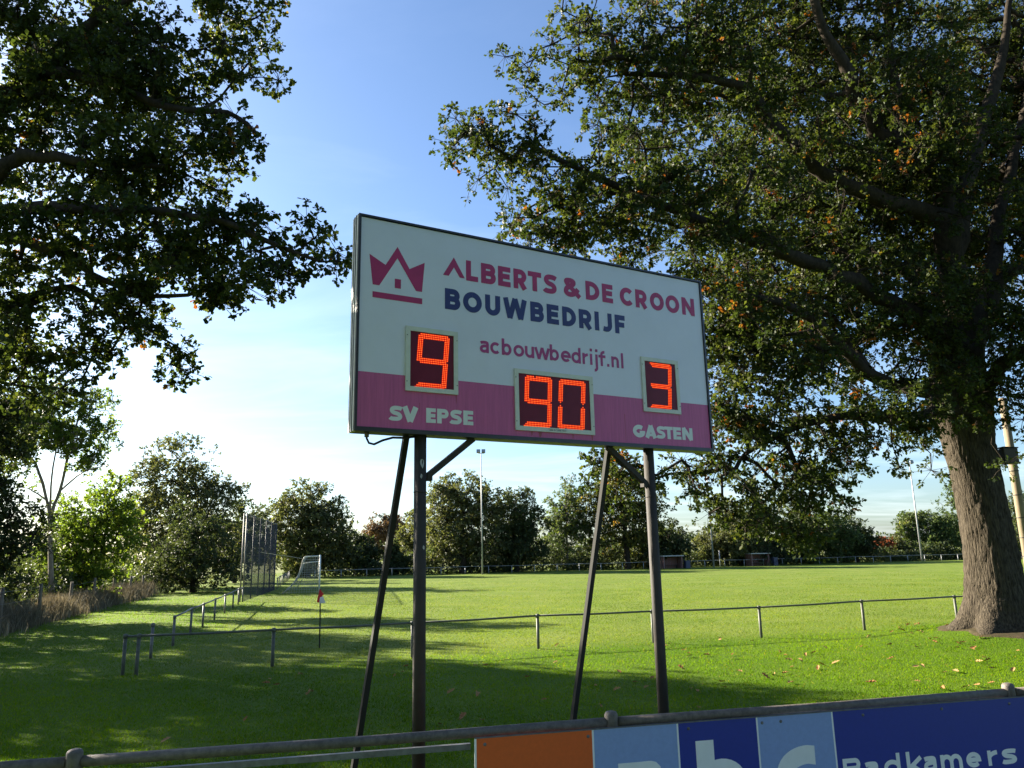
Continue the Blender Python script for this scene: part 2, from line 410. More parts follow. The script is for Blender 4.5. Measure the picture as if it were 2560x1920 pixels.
RO_LOBES = [
 [-0.74,15.0,11.67,0.88,0.68,0.47,1.3],
 [0.05,15.2,11.16,1.42,1.23,1.04,1.0],
 [-0.95,15.0,10.9,0.56,0.41,0.26,1.2],
 [1.6,16.0,10.44,2.28,1.89,1.49,1.0],
 [1.62,16.0,13.63,1.49,1.27,1.04,1.0],
 [2.22,16.0,14.86,1.29,1.04,0.79,1.0],
 [0.41,15.5,13.54,0.58,0.53,0.48,1.0],
 [4.36,17.0,14.01,2.74,2.53,2.32,1.0],
 [4.12,16.6,10.22,2.89,2.37,1.86,1.0],
 [1.04,15.8,9.46,1.47,1.18,0.88,1.0],
 [9.71,20.6,17.48,4.48,2.6,3.33,1.0],
 [9.68,21.5,12.59,4.4,2.6,2.94,1.0],
 [9.67,20.6,8.65,4.22,2.4,2.17,1.0],
 [17.77,25.5,17.66,4.75,2.6,5.22,0.8],
 [5.73,17.2,6.77,1.82,1.82,1.82,1.5],
 [14.7,24.0,11.54,3.58,2.2,2.98,0.8],
 [10.48,18.3,13.66,2.27,1.2,2.05,0.8],
 [11.95,18.6,7.73,1.5,0.9,1.62,0.7],
 [7.6,17.6,12.0,2.51,1.2,2.19,0.7],
 [12.19,18.8,12.56,1.87,1.2,2.33,0.7],
 [8.82,17.9,8.53,2.44,1.1,1.33,0.7],
 [10.06,18.2,6.48,1.47,0.9,0.79,1.0],
 [5.15,17.2,5.05,1.39,1.17,0.96,1.7],
 [4.01,17.0,4.37,0.95,0.69,0.42,1.0],
 [2.48,17.2,4.06,1.17,0.99,0.8,1.5],
 [1.65,17.0,4.42,0.63,0.46,0.3,1.0],
 [5.24,17.2,3.59,1.71,1.33,0.96,1.5],
 [5.79,17.2,2.97,1.28,0.99,0.69,1.3],
 [6.51,17.0,2.75,0.63,0.53,0.42,1.0],
 [6.77,17.4,3.78,1.24,1.03,0.81,1.5],
 [7.3,21.0,9.67,2.61,2.5,2.09,0.7],
 [4.87,17.0,7.4,1.27,1.42,1.58,1.2],
 [7.57,17.4,3.46,0.54,0.48,0.41,1.2],
 [8.83,18.2,5.59,1.92,1.47,1.02,1.0],
 [7.12,17.7,4.98,1.98,1.48,0.99,1.6],
 [9.43,18.0,4.21,0.61,0.61,0.61,1.3],
 [9.42,18.2,5.01,0.79,0.68,0.56,1.0],
 [12.73,19.0,5.89,1.06,1.18,1.3,1.0],
 [13.0,19.0,7.95,1.3,1.42,1.53,1.0],
 [12.37,19.0,4.38,0.38,0.4,0.41,1.0],
 [11.8,19.6,6.77,1.7,1.4,1.1,1.0],
 [6.24,16.8,2.26,0.21,0.25,0.29,1.3],
 [10.75,25.0,15.69,7.45,3.0,5.9,0.45],
 [19.0,26.0,16.99,4.84,3.0,6.78,0.45],
 [5.15,17.5,18.67,3.59,2.66,1.74,0.6],
 [11.4,19.5,21.54,4.84,3.63,2.42,0.6],
 [17.36,20.0,10.71,3.23,3.5,5.22,0.5],
 [20.34,22.0,17.93,3.55,3.5,4.1,0.5]]
LO_LIMBS = [
 [[-14.68,13.5,6.76,0.42],[-13.33,13.4,9.27,0.32],[-11.27,13.3,10.13,0.27],[-9.72,13.2,11.05,0.22],[-8.7,13.1,11.76,0.18],[-8.31,13.0,12.2,0.14],[-7.59,12.9,12.76,0.09],[-6.25,12.6,13.3,0.05]],
 [[-9.2,13.15,11.41,0.13],[-8.61,13.0,11.5,0.12],[-6.9,12.6,10.73,0.085],[-5.98,12.4,10.28,0.065],[-4.92,12.2,10.04,0.045],[-4.31,12.1,9.55,0.03]],
 [[-13.0,13.2,8.42,0.24],[-10.4,12.8,8.54,0.17],[-9.1,12.6,9.18,0.14],[-8.49,12.5,9.46,0.11],[-7.36,12.3,9.2,0.07],[-5.87,12.1,8.97,0.04]],
 [[-12.02,12.9,7.73,0.22],[-9.73,12.3,8.12,0.15],[-8.59,12.0,8.2,0.12],[-6.77,11.7,8.01,0.09],[-5.61,11.4,7.82,0.07],[-4.45,11.1,7.46,0.05],[-3.51,10.9,6.97,0.035],[-2.84,10.8,6.66,0.02]],
 [[-12.77,13.2,7.15,0.2],[-10.25,12.7,7.96,0.14],[-8.81,12.4,7.88,0.11],[-7.35,12.1,7.37,0.085],[-6.9,12.0,6.98,0.06],[-5.78,11.8,6.52,0.04],[-4.66,11.6,6.58,0.025]],
 [[-11.7,13.2,6.78,0.15],[-9.46,12.9,6.55,0.1],[-8.5,12.7,6.8,0.07],[-7.53,12.5,6.97,0.05],[-6.53,12.3,6.3,0.035]],
 [[-14.68,13.5,6.76,0.4],[-15.01,13.6,10.58,0.3],[-14.39,13.6,14.25,0.2],[-13.51,13.5,16.41,0.12]]]
LO_LOBES = [
 [-5.46,12.8,12.23,1.19,0.89,0.6,1.0],
 [-4.64,12.7,12.28,0.55,0.41,0.28,1.2],
 [-4.9,12.6,11.28,0.7,0.59,0.47,1.0],
 [-4.3,12.4,10.79,0.27,0.25,0.23,1.2],
 [-7.32,13.0,11.22,1.94,1.49,1.05,1.0],
 [-5.11,12.3,9.6,0.92,0.73,0.53,1.0],
 [-4.4,12.1,9.03,0.34,0.43,0.53,1.1],
 [-6.73,12.5,9.21,2.02,1.34,0.66,1.0],
 [-4.24,11.3,7.59,0.91,0.67,0.42,1.4],
 [-3.4,11.0,7.16,0.51,0.44,0.38,1.8],
 [-2.84,10.8,6.7,0.34,0.3,0.27,2.0],
 [-3.55,11.1,6.6,0.59,0.48,0.38,1.6],
 [-6.89,12.0,7.67,1.86,1.23,0.6,1.0],
 [-4.82,11.6,6.74,1.01,0.72,0.43,1.4],
 [-4.53,11.5,6.24,0.25,0.25,0.25,1.1],
 [-6.25,12.0,6.52,1.12,0.84,0.56,1.0],
 [-5.59,12.0,5.8,0.52,0.47,0.41,1.1],
 [-5.48,12.0,5.33,0.19,0.2,0.21,1.1],
 [-8.26,12.7,7.05,1.03,0.83,0.63,1.0],
 [-8.45,12.8,6.08,0.95,0.77,0.6,1.0],
 [-7.15,12.4,5.7,0.54,0.46,0.38,1.0],
 [-7.21,12.35,5.45,0.35,0.35,0.35,1.1],
 [-7.14,12.3,5.05,0.31,0.31,0.31,1.1],
 [-5.3,11.8,7.15,0.81,0.62,0.44,1.0],
 [-8.21,12.7,5.23,0.71,0.51,0.32,1.0],
 [-6.54,12.2,6.03,0.61,0.53,0.45,1.0],
 [-9.65,13.2,10.42,1.23,1.43,1.64,0.7],
 [-8.85,13.2,12.82,1.48,1.19,0.9,1.0],
 [-12.11,13.6,10.02,1.86,2.32,2.79,0.07],
 [-13.52,13.8,14.96,2.23,2.06,1.88,0.35],
 [-7.72,13.0,14.65,2.66,1.82,0.97,0.5],
 [-14.33,14.0,7.84,1.74,1.74,1.74,0.3]]
TREES = [
 {"key":"dark broadleaf tree at the left edge behind the dry grass","base":[-22.8,33.0],"lobes":[[-23.14,33.0,8.03,2.05,2.15,2.25,1.0],[-21.85,33.0,9.02,1.23,1.33,1.43,1.0],[-22.51,33.0,4.62,1.64,1.95,2.25,1.0],[-21.01,32.5,3.05,1.51,1.87,2.22,1.0],[-24.77,33.0,6.65,2.25,3.18,4.1,1.0]],"leaf":0.15,"n":30000,"pal":"dark","tr":0.22,"fork":None},
 {"key":"slender pale green tree with visible forking limbs","base":[-23.59,40.0],"lobes":[[-24.84,40.0,11.16,1.74,1.3,0.87,1.0],[-22.32,40.0,10.6,0.99,1.06,1.12,1.0],[-25.63,40.0,9.43,1.99,1.74,1.49,1.0],[-22.37,40.0,8.62,1.49,1.37,1.24,1.0],[-21.46,40.0,9.34,0.87,0.75,0.62,1.0],[-26.13,40.0,7.48,1.24,1.24,1.24,1.0],[-23.89,40.0,9.14,1.49,1.37,1.24,1.0],[-22.01,40.0,7.39,0.99,0.87,0.75,1.0]],"leaf":0.15,"n":13500,"pal":"light","tr":0.13,"fork":[[[-23.38,40.0,0.42,0.14],[-23.85,40.0,3.86,0.12],[-23.91,40.0,4.8,0.11]],[[-23.94,40.0,4.68,0.085],[-24.74,40.0,6.96,0.07],[-25.76,40.0,8.44,0.05],[-26.43,40.0,9.94,0.03]],[[-23.91,40.0,4.8,0.09],[-23.55,40.0,5.98,0.08],[-23.32,40.0,7.9,0.065],[-23.06,40.0,9.37,0.05],[-22.71,40.0,10.86,0.03]],[[-23.95,40.0,4.76,0.06],[-24.06,40.0,6.71,0.045],[-23.96,40.0,8.65,0.03]],[[-23.55,40.0,5.98,0.05],[-22.44,40.0,6.92,0.035],[-17.24,32.6,6.34,0.02]],[[-24.22,40.0,5.52,0.05],[-25.25,40.0,6.13,0.03],[-26.34,40.0,6.16,0.02]]]},
 {"key":"bright yellow green bushy tree with drooping sprays","base":[-23.93,44.0],"lobes":[[-24.8,44.0,3.22,1.64,1.91,2.19,1.0],[-24.11,44.0,4.23,2.32,2.39,2.46,1.0],[-22.33,43.5,4.68,1.62,1.76,1.89,1.0],[-21.22,43.0,3.63,0.85,1.09,1.33,1.0],[-25.78,44.0,2.73,1.64,1.78,1.91,1.0],[-23.63,44.0,1.93,2.46,1.91,1.37,1.0],[-23.0,44.0,6.28,1.64,1.43,1.23,1.0]],"leaf":0.17,"n":13500,"pal":"lime","tr":0.1,"fork":None},
 {"key":"tall dark oak with a rounded open top beside the catch net","base":[-28.57,68.0],"lobes":[[-29.82,68.0,11.17,3.17,2.74,2.32,1.0],[-31.92,68.0,9.17,2.53,2.32,2.11,1.0],[-27.42,68.0,9.07,2.96,2.74,2.53,1.0],[-28.85,68.0,6.27,4.64,4.01,3.38,1.0],[-24.54,67.0,8.12,1.66,1.66,1.66,1.0],[-31.01,67.0,3.53,2.91,3.12,3.33,1.0],[-27.02,67.0,3.06,3.74,3.43,3.12,1.0],[-25.2,67.0,5.76,2.08,1.98,1.87,1.0],[-32.01,66.0,7.02,1.64,1.84,2.05,1.0]],"leaf":0.22,"n":26000,"pal":"olive","tr":0.3,"fork":None},
 {"key":"dark bushy tree hanging down to the grass where the old fence ends","base":[-23.69,58.0],"lobes":[[-25.4,58.0,2.34,2.16,2.34,2.52,1.0],[-23.37,58.0,2.63,2.52,2.7,2.88,1.0],[-21.28,58.0,2.09,1.62,1.89,2.16,1.0],[-26.25,57.0,1.72,1.42,1.68,1.95,1.0],[-23.87,58.0,5.0,2.16,1.98,1.8,1.0]],"leaf":0.2,"n":9500,"pal":"dark","tr":0.18,"fork":None},
 {"key":"low dark tree standing right behind the catch net posts","base":[-27.72,78.0],"lobes":[[-27.87,78.0,4.92,2.18,2.54,2.91,1.0],[-26.86,78.0,7.64,1.07,1.14,1.21,1.0],[-28.78,77.0,3.12,2.39,2.51,2.63,1.0],[-27.5,84.0,4.57,1.83,2.61,3.39,1.0]],"leaf":0.27,"n":8000,"pal":"dark","tr":0.2,"fork":None},
 {"key":"round oak behind the goal with light showing through its crown","base":[-24.57,93.0],"lobes":[[-24.8,93.0,8.79,3.75,3.26,2.77,1.0],[-27.23,93.0,6.92,2.89,2.89,2.89,1.0],[-21.96,93.0,6.81,2.89,2.89,2.89,1.0],[-24.67,93.0,5.23,5.49,4.19,2.89,1.0],[-27.61,93.0,3.14,2.6,2.45,2.31,1.0],[-21.58,93.0,3.02,3.46,2.89,2.31,1.0],[-24.85,93.0,2.55,3.46,2.74,2.02,1.0]],"leaf":0.3,"n":12000,"pal":"olive","tr":0.4,"fork":None},
 {"key":"dark scrubby tree between the round oak and the copper tree","base":[-19.83,98.0],"lobes":[[-20.44,98.0,3.57,2.74,2.59,2.43,1.0],[-18.68,98.0,2.4,2.43,2.28,2.13,1.0],[-21.55,98.0,1.9,1.83,1.67,1.52,1.0]],"leaf":0.3,"n":4500,"pal":"dark","tr":0.2,"fork":None},
 {"key":"copper brown tree rising above the dark scrub","base":[-22.15,135.0],"lobes":[[-22.22,135.0,7.04,3.52,2.93,2.35,1.0],[-19.4,135.0,5.41,1.84,1.97,2.1,1.0],[-24.59,135.0,5.13,2.51,2.3,2.1,1.0]],"leaf":0.4,"n":4000,"pal":"copper","tr":0.3,"fork":None},
 {"key":"dark clipped conifer beside the scoreboard strut","base":[-14.6,97.0],"lobes":[[-14.59,97.0,1.49,1.45,1.48,1.51,1.0],[-15.18,97.0,2.89,0.72,1.11,1.51,1.0]],"leaf":0.28,"n":3500,"pal":"dark","tr":0.2,"fork":None},
 {"key":"broad oak with two trunks behind the left floodlight mast","base":[-6.49,97.0],"lobes":[[-7.02,97.0,9.82,3.91,3.31,2.71,1.0],[-9.35,97.0,7.86,2.41,2.86,3.31,1.0],[-3.85,97.0,8.32,2.71,2.86,3.01,1.0],[-6.47,97.0,6.09,5.12,3.91,2.71,1.0],[-9.35,97.0,3.33,2.41,2.41,2.41,1.0],[-3.62,97.0,3.78,2.71,2.71,2.71,1.0],[-6.49,97.0,2.72,3.01,2.56,2.11,1.0]],"leaf":0.3,"n":12000,"pal":"olive","tr":0.45,"fork":None},
 {"key":"dark oak right of the left floodlight mast","base":[0.08,99.0],"lobes":[[0.2,99.0,7.77,2.77,2.92,3.07,1.0],[1.61,99.0,5.42,2.77,2.77,2.77,1.0],[-1.33,99.0,4.91,2.46,2.61,2.77,1.0],[0.38,99.0,2.58,3.69,3.07,2.46,1.0],[-1.97,99.0,2.06,1.84,1.78,1.72,1.0]],"leaf":0.3,"n":9000,"pal":"dark","tr":0.35,"fork":None},
 {"key":"slim pale birch right of the dark oak","base":[6.82,104.0],"lobes":[[7.73,104.0,10.35,1.81,1.94,2.07,1.0],[6.4,104.0,7.92,2.58,2.42,2.26,1.0],[8.54,104.0,7.26,2.26,2.42,2.58,1.0],[5.39,104.0,5.5,2.07,2.32,2.58,1.0],[7.83,104.0,4.85,2.58,2.74,2.91,1.0],[5.92,104.0,2.78,2.26,2.1,1.94,1.0]],"leaf":0.28,"n":6500,"pal":"birch","tr":0.18,"fork":None},
 {"key":"yellowing oak between the two scoreboard posts","base":[14.49,102.0],"lobes":[[14.02,102.0,10.67,4.43,3.96,3.48,1.0],[11.46,102.0,8.3,2.85,3.01,3.17,1.0],[17.24,102.0,8.19,2.85,3.17,3.48,1.0],[14.08,102.0,5.86,5.07,4.12,3.17,1.0],[11.22,102.0,2.95,2.53,2.53,2.53,1.0],[16.33,102.0,2.85,3.17,2.85,2.53,1.0]],"leaf":0.32,"n":9500,"pal":"yellow","tr":0.4,"fork":None},
 {"key":"mid green oak filling the gap right of the copper tree","base":[-13.02,106.0],"lobes":[[-13.04,106.0,5.33,2.96,3.13,3.29,1.0],[-13.96,106.0,2.89,2.63,2.47,2.3,1.0],[-11.46,106.0,3.14,2.63,2.47,2.3,1.0]],"leaf":0.3,"n":5000,"pal":"olive","tr":0.25,"fork":None},
 {"key":"dark rounded bush left of the left dugout","base":[19.37,104.0],"lobes":[[19.44,104.0,3.4,3.23,3.23,3.23,1.0],[21.36,104.0,2.76,1.94,2.1,2.26,1.0],[17.53,104.0,2.24,2.58,2.42,2.26,1.0]],"leaf":0.3,"n":5500,"pal":"dark","tr":0.2,"fork":None},
 {"key":"olive tree between the two dugouts","base":[27.8,107.0],"lobes":[[28.17,107.0,2.96,3.65,3.32,2.99,1.0],[30.21,107.0,4.77,3.19,3.32,3.45,1.0],[25.61,107.0,2.39,2.33,2.23,2.13,1.0]],"leaf":0.3,"n":6000,"pal":"olive","tr":0.2,"fork":None},
 {"key":"dark dense tree behind the right dugout","base":[34.42,109.0],"lobes":[[33.91,109.0,3.8,4.74,4.4,4.06,1.0],[37.83,109.0,4.36,4.06,4.06,4.06,1.0],[32.79,109.0,5.73,3.38,3.38,3.38,1.0],[34.97,109.0,1.27,6.09,4.23,2.37,1.0]],"leaf":0.3,"n":9500,"pal":"dark","tr":0.3,"fork":None},
 {"key":"round green tree right of the right dugout","base":[42.56,111.0],"lobes":[[42.19,111.0,4.96,3.79,3.79,3.79,1.0],[45.07,111.0,4.26,3.45,3.45,3.45,1.0],[42.18,111.0,1.75,5.17,3.62,2.07,1.0]],"leaf":0.3,"n":8000,"pal":"mid","tr":0.25,"fork":None},
 {"key":"dark shrubby tree left of the orange tree","base":[48.98,113.0],"lobes":[[48.84,113.0,3.9,3.37,3.16,2.95,1.0],[50.49,113.0,2.56,2.25,2.17,2.1,1.0],[47.33,113.0,2.3,3.16,2.7,2.25,1.0]],"leaf":0.3,"n":5500,"pal":"dark","tr":0.22,"fork":None},
 {"key":"small orange red autumn tree on the far boundary","base":[55.04,118.0],"lobes":[[55.08,118.0,2.52,1.76,1.47,1.17,1.0],[54.41,118.0,1.66,1.61,1.32,1.03,1.0]],"leaf":0.26,"n":2600,"pal":"orange","tr":0.15,"fork":None},
 {"key":"small olive tree right of the orange red tree","base":[58.23,120.0],"lobes":[[58.06,120.0,2.49,1.19,1.34,1.49,1.0],[58.61,120.0,1.3,1.34,1.19,1.04,1.0]],"leaf":0.3,"n":1400,"pal":"olive","tr":0.12,"fork":None},
 {"key":"pale green poplar behind the right floodlight mast","base":[61.14,122.0],"lobes":[[61.64,122.0,5.97,1.97,1.97,1.97,1.0],[61.0,122.0,3.86,1.97,1.97,1.97,1.0],[61.89,122.0,2.43,1.82,1.67,1.51,1.0],[63.49,122.0,6.29,1.06,1.36,1.67,1.0]],"leaf":0.3,"n":4200,"pal":"birch","tr":0.2,"fork":None},
 {"key":"mid green round tree left of the big oak trunk","base":[64.87,120.0],"lobes":[[65.14,120.0,5.12,2.53,2.24,1.94,1.0],[65.6,120.0,3.37,2.53,2.16,1.79,1.0],[63.79,120.0,3.06,1.94,1.79,1.64,1.0]],"leaf":0.3,"n":4200,"pal":"mid","tr":0.22,"fork":None},
 {"key":"tall blue green tree half hidden by the big oak trunk","base":[73.19,128.0],"lobes":[[72.99,128.0,8.61,2.78,2.98,3.18,1.0],[76.14,128.0,9.3,3.97,3.77,3.58,1.0],[73.2,128.0,4.86,3.58,3.58,3.58,1.0]],"leaf":0.32,"n":5200,"pal":"mid","tr":0.35,"fork":None},
 {"key":"dark tree at the right edge beyond the wooden pole","base":[76.5,118.0],"lobes":[[76.16,118.0,6.55,3.3,3.66,4.03,1.0],[79.54,118.0,5.79,4.4,4.4,4.4,1.0],[75.55,118.0,2.79,3.3,2.93,2.56,1.0]],"leaf":0.32,"n":5000,"pal":"dark","tr":0.3,"fork":None}]

# ------------------------------------------------------------------ trees
def unit(v): return v / np.maximum(np.linalg.norm(v, axis=-1, keepdims=True), 1e-9)

def leaf_geo(P, A, size, shape='oak'):
    """P leaf bases (n,3), A axis directions; returns V, F (quads) with a fold along the midrib"""
    n = len(P)
    rnd = rng.normal(size=(n, 3)); rnd[:, 2] += .9
    A = unit(A)
    S = unit(np.cross(A, rnd)); Nn = np.cross(S, A)
    s = size[:, None]
    if shape == 'oak':
        prof = [(0, 0, 0), (.42, -.2, .05), (.76, -.34, .1), (1, 0, -.03), (.76, .34, .1), (.42, .2, .05)]
        F1 = [(0, 1, 2, 3), (0, 3, 4, 5)]
    elif shape == 'obovate':
        prof = [(0, 0, 0), (.62, -.31, .1), (1, 0, -.02), (.62, .31, .1)]
        F1 = [(0, 1, 2, 3)]
    else:
        prof = [(0, 0, 0), (.5, -.33, .1), (1, 0, 0), (.5, .33, .1)]
        F1 = [(0, 1, 2, 3)]
    V = np.stack([P + A * s * a + S * s * b + Nn * s * c for a, b, c in prof], 1)
    k = len(prof)
    F = (np.arange(n)[:, None, None] * k + np.array(F1)[None]).reshape(-1, 4)
    return V.reshape(-1, 3), F, len(F1)

def frusta(P0, P1, R0, R1, n):
    """many separate tapered segments"""
    m_ = len(P0)
    if m_ == 0: return np.zeros((0, 3)), np.zeros((0, 4), int)
    T = unit(P1 - P0)
    ref = np.where(np.abs(T[:, 2:3]) > .9, np.array([[1., 0, 0]]), np.array([[0, 0, 1.]]))
    A = unit(np.cross(T, ref)); B = np.cross(T, A)
    ang = np.arange(n) * 2 * math.pi / n
    ring = A[:, None] * np.cos(ang)[None, :, None] + B[:, None] * np.sin(ang)[None, :, None]
    V = np.concatenate([P0[:, None] + ring * R0[:, None, None], P1[:, None] + ring * R1[:, None, None]], 1)
    k = np.arange(n); k2 = (k + 1) % n
    F1 = np.stack([k, k2, k2 + n, k + n], -1)
    F = (np.arange(m_)[:, None, None] * 2 * n + F1[None]).reshape(-1, 4)
    return V.reshape(-1, 3), F

def sample_lobes(lobes, n, expo=.42):
    w = np.array([a[3] * a[4] * a[5] * a[6] for a in lobes]); w = w / w.sum()
    out = []
    for lb, k in zip(lobes, np.maximum(1, np.round(w * n)).astype(int)):
        d = unit(rng.normal(size=(k, 3)))
        r = rng.random(k) ** expo
        out.append(np.array(lb[:3]) + d * r[:, None] * np.array(lb[3:6]))
    return np.concatenate(out)

def grow(nodes, parent, rad, C, step, alpha=.35, wig=.12):
    """join every clump centre C to the nearest wood, bending on the way (nodes carry path lengths)"""
    n0 = len(nodes)
    cap = n0 + len(C) * 14 + 50
    P = np.zeros((cap, 3)); P[:n0] = nodes
    par = np.full(cap, -1); par[:n0] = parent
    plen = np.zeros(cap)
    for i in range(n0):
        if par[i] >= 0: plen[i] = plen[par[i]] + np.linalg.norm(P[i] - P[par[i]])
    n = n0; leafnode = []
    order = np.argsort(np.min(np.linalg.norm(C[:, None] - P[None, :n0], axis=2), axis=1))
    for ci in order:
        c = C[ci]
        d = np.linalg.norm(P[:n] - c, axis=1)
        j = int(np.argmin(d + alpha * plen[:n] * .25))
        k = int(min(12, max(1, math.ceil(d[j] / step))))
        a = P[j].copy()
        side = rng.normal(size=3) * wig * d[j]; side[2] += .10 * d[j]
        last = j
        for q in range(1, k + 1):
            t = q / k
            p = a + (c - a) * t + side * math.sin(math.pi * t) * (1 if q < k else 0)
            P[n] = p; par[n] = last; plen[n] = plen[last] + np.linalg.norm(p - P[last]); last = n; n += 1
        leafnode.append(last)
    return P[:n], par[:n], leafnode

def build_tree(name, label, base, trunk, limbs, lobes, n_clumps, clump_r, twigs, per_twig, leaf, pal, group=None,
               shape='oak', cat='tree', orange=0., tip=.011, bark=mBark2, twig_r=.005, droop=.2, step=.7, trunk_ob=None, limb_n=9, sides=5):
    root = empty(name, (base[0], base[1], 0), label, cat, group)
    org = np.array([base[0], base[1], 0.])
    nodes, parent, rad = [], [], []
    def add_line(pts, attach=True):
        pts = np.array(pts, float)
        j = -1
        if nodes and attach:
            j = int(np.argmin(np.linalg.norm(np.array(nodes) - pts[0, :3], axis=1)))
        for i in range(len(pts)):
            if i == 0:
                nodes.append(pts[0, :3]); parent.append(j); rad.append(pts[0, 3]); j = len(nodes) - 1; continue
            seg = np.linalg.norm(pts[i, :3] - pts[i - 1, :3]); k = max(1, int(seg / .5))
            for q in range(1, k + 1):
                t = q / k
                nodes.append(pts[i - 1, :3] * (1 - t) + pts[i, :3] * t); parent.append(j)
                rad.append(pts[i - 1, 3] * (1 - t) + pts[i, 3] * t); j = len(nodes) - 1
    add_line(trunk)
    for lm in limbs: add_line(lm)
    n0 = len(nodes)
    C = sample_lobes(lobes, n_clumps)
    C = C[C[:, 2] > .25]
    P, par, leafnode = grow(np.array(nodes), np.array(parent), rad, C, step)
    cnt = np.zeros(len(P)); cnt[leafnode] = 1
    for i in range(len(P) - 1, -1, -1):
        if par[i] >= 0: cnt[par[i]] += cnt[i]
    rr = tip * np.maximum(cnt, 1) ** .47
    rr[:n0] = np.maximum(np.array(rad), np.minimum(rr[:n0], np.array(rad) * 1.25))
    # limbs: smooth tubes; grown boughs: tapered segments
    mb = MB()
    def smooth_line(l, jit):
        pts = np.array(l, float); out = []
        for i in range(len(pts) - 1):
            p0 = pts[max(i - 1, 0)]; p1 = pts[i]; p2 = pts[i + 1]; p3 = pts[min(i + 2, len(pts) - 1)]
            for t in (0, .25, .5, .75):
                out.append(.5 * ((2 * p1) + (-p0 + p2) * t + (2 * p0 - 5 * p1 + 4 * p2 - p3) * t * t + (-p0 + 3 * p1 - 3 * p2 + p3) * t ** 3))
        out.append(pts[-1]); out = np.array(out)
        out[1:-1, :3] += rng.normal(size=(len(out) - 2, 3)) * jit * out[1:-1, 3:4]
        out[1:-1, 3] *= 1 + rng.normal(size=len(out) - 2) * .05
        return out
    if trunk_ob is None:
        q = smooth_line(trunk, .1)
        mt_ = MB(); mt_.path(q[:, :3], list(np.maximum(q[:, 3], .01)), limb_n)
        mt_.build('trunk', bark, root, True)
    else:
        trunk_ob(root)
    for lm in limbs:
        q = smooth_line(lm, .25)
        mb.path(q[:, :3], list(np.maximum(q[:, 3], .006)), limb_n)
    lv = np.array(mb.v) if mb.v else np.zeros((0, 3))
    idx = np.arange(n0, len(P))
    thick = rr[idx] > .03
    V1, F1 = frusta(P[par[idx[thick]]], P[idx[thick]], np.minimum(rr[par[idx[thick]]], rr[idx[thick]] * 1.5), rr[idx[thick]], sides + 1)
    V2, F2 = frusta(P[par[idx[~thick]]], P[idx[~thick]], np.minimum(rr[par[idx[~thick]]], rr[idx[~thick]] * 1.5), rr[idx[~thick]], max(3, sides - 1))
    # twigs and leaves
    tips_n = len(C) * twigs
    d = unit(rng.normal(size=(tips_n, 3)) + np.array([0, 0, .15]))
    cc = np.repeat(C, twigs, 0)
    rl = clump_r * (.35 + .65 * rng.random(tips_n) ** .6) * np.repeat(.7 + .6 * rng.random(len(C)), twigs)
    tp = cc + d * rl[:, None] * np.array([1, 1, .75])
    tp[:, 2] -= droop * rl * rng.random(tips_n)
    mid = cc * .35 + tp * .65 + rng.normal(size=(tips_n, 3)) * .04 * clump_r
    if twig_r > 0:
        V3, F3 = frusta(np.concatenate([cc, mid]), np.concatenate([mid, tp]), np.full(tips_n * 2, twig_r * 1.3), np.full(tips_n * 2, twig_r * .8), 3)
    else:
        V3, F3 = np.zeros((0, 3)), np.zeros((0, 4), int)
    nl = tips_n * per_twig
    back = rng.random(nl) ** 1.5
    ti = np.repeat(np.arange(tips_n), per_twig)
    LP = tp[ti] * (1 - back[:, None] * .55) + mid[ti] * back[:, None] * .55 + rng.normal(size=(nl, 3)) * leaf * .25
    dirs = unit(tp - mid)[ti]
    LA = dirs * .55 + rng.normal(size=(nl, 3)) * .75
    LA[:, 2] -= droop
    sz = leaf * (.65 + .6 * rng.random(nl))
    LV, LF, fpl = leaf_geo(LP, LA, sz, shape)
    base_t = np.repeat(np.clip(.42 + rng.normal(size=len(C)) * .13, .05, .8), twigs * per_twig)
    tint = np.clip(base_t + rng.normal(size=nl) * .13, 0, .8)
    if orange > 0:
        hot = np.repeat(rng.random(tips_n) < orange * np.repeat(rng.random(len(C)) ** 9 * 10, twigs), per_twig)
        tint[hot] = .87 + .13 * rng.random(hot.sum())
        sp = rng.random(nl) < .005
        tint[sp] = .84 + .1 * rng.random(sp.sum())
    else:
        tint = tint * 1.2
    crown = link('crown', np_mesh('crown', LV - org, LF, PAL[pal], False, np.repeat(tint, fpl)), root)
    # wood of the crown
    Vs = [lv, V1, V2, V3]
    off = 0; Fq = []; caps = []
    if mb.f:
        Fq.append(np.array([f for f in mb.f if len(f) == 4], int))
    off = len(lv)
    for V_, F_ in ((V1, F1), (V2, F2), (V3, F3)):
        if len(F_): Fq.append(F_ + off)
        off += len(V_)
    if Fq:
        link('branches', np_mesh('branches', np.concatenate(Vs) - org, np.concatenate(Fq), bark, True), root)
    return root

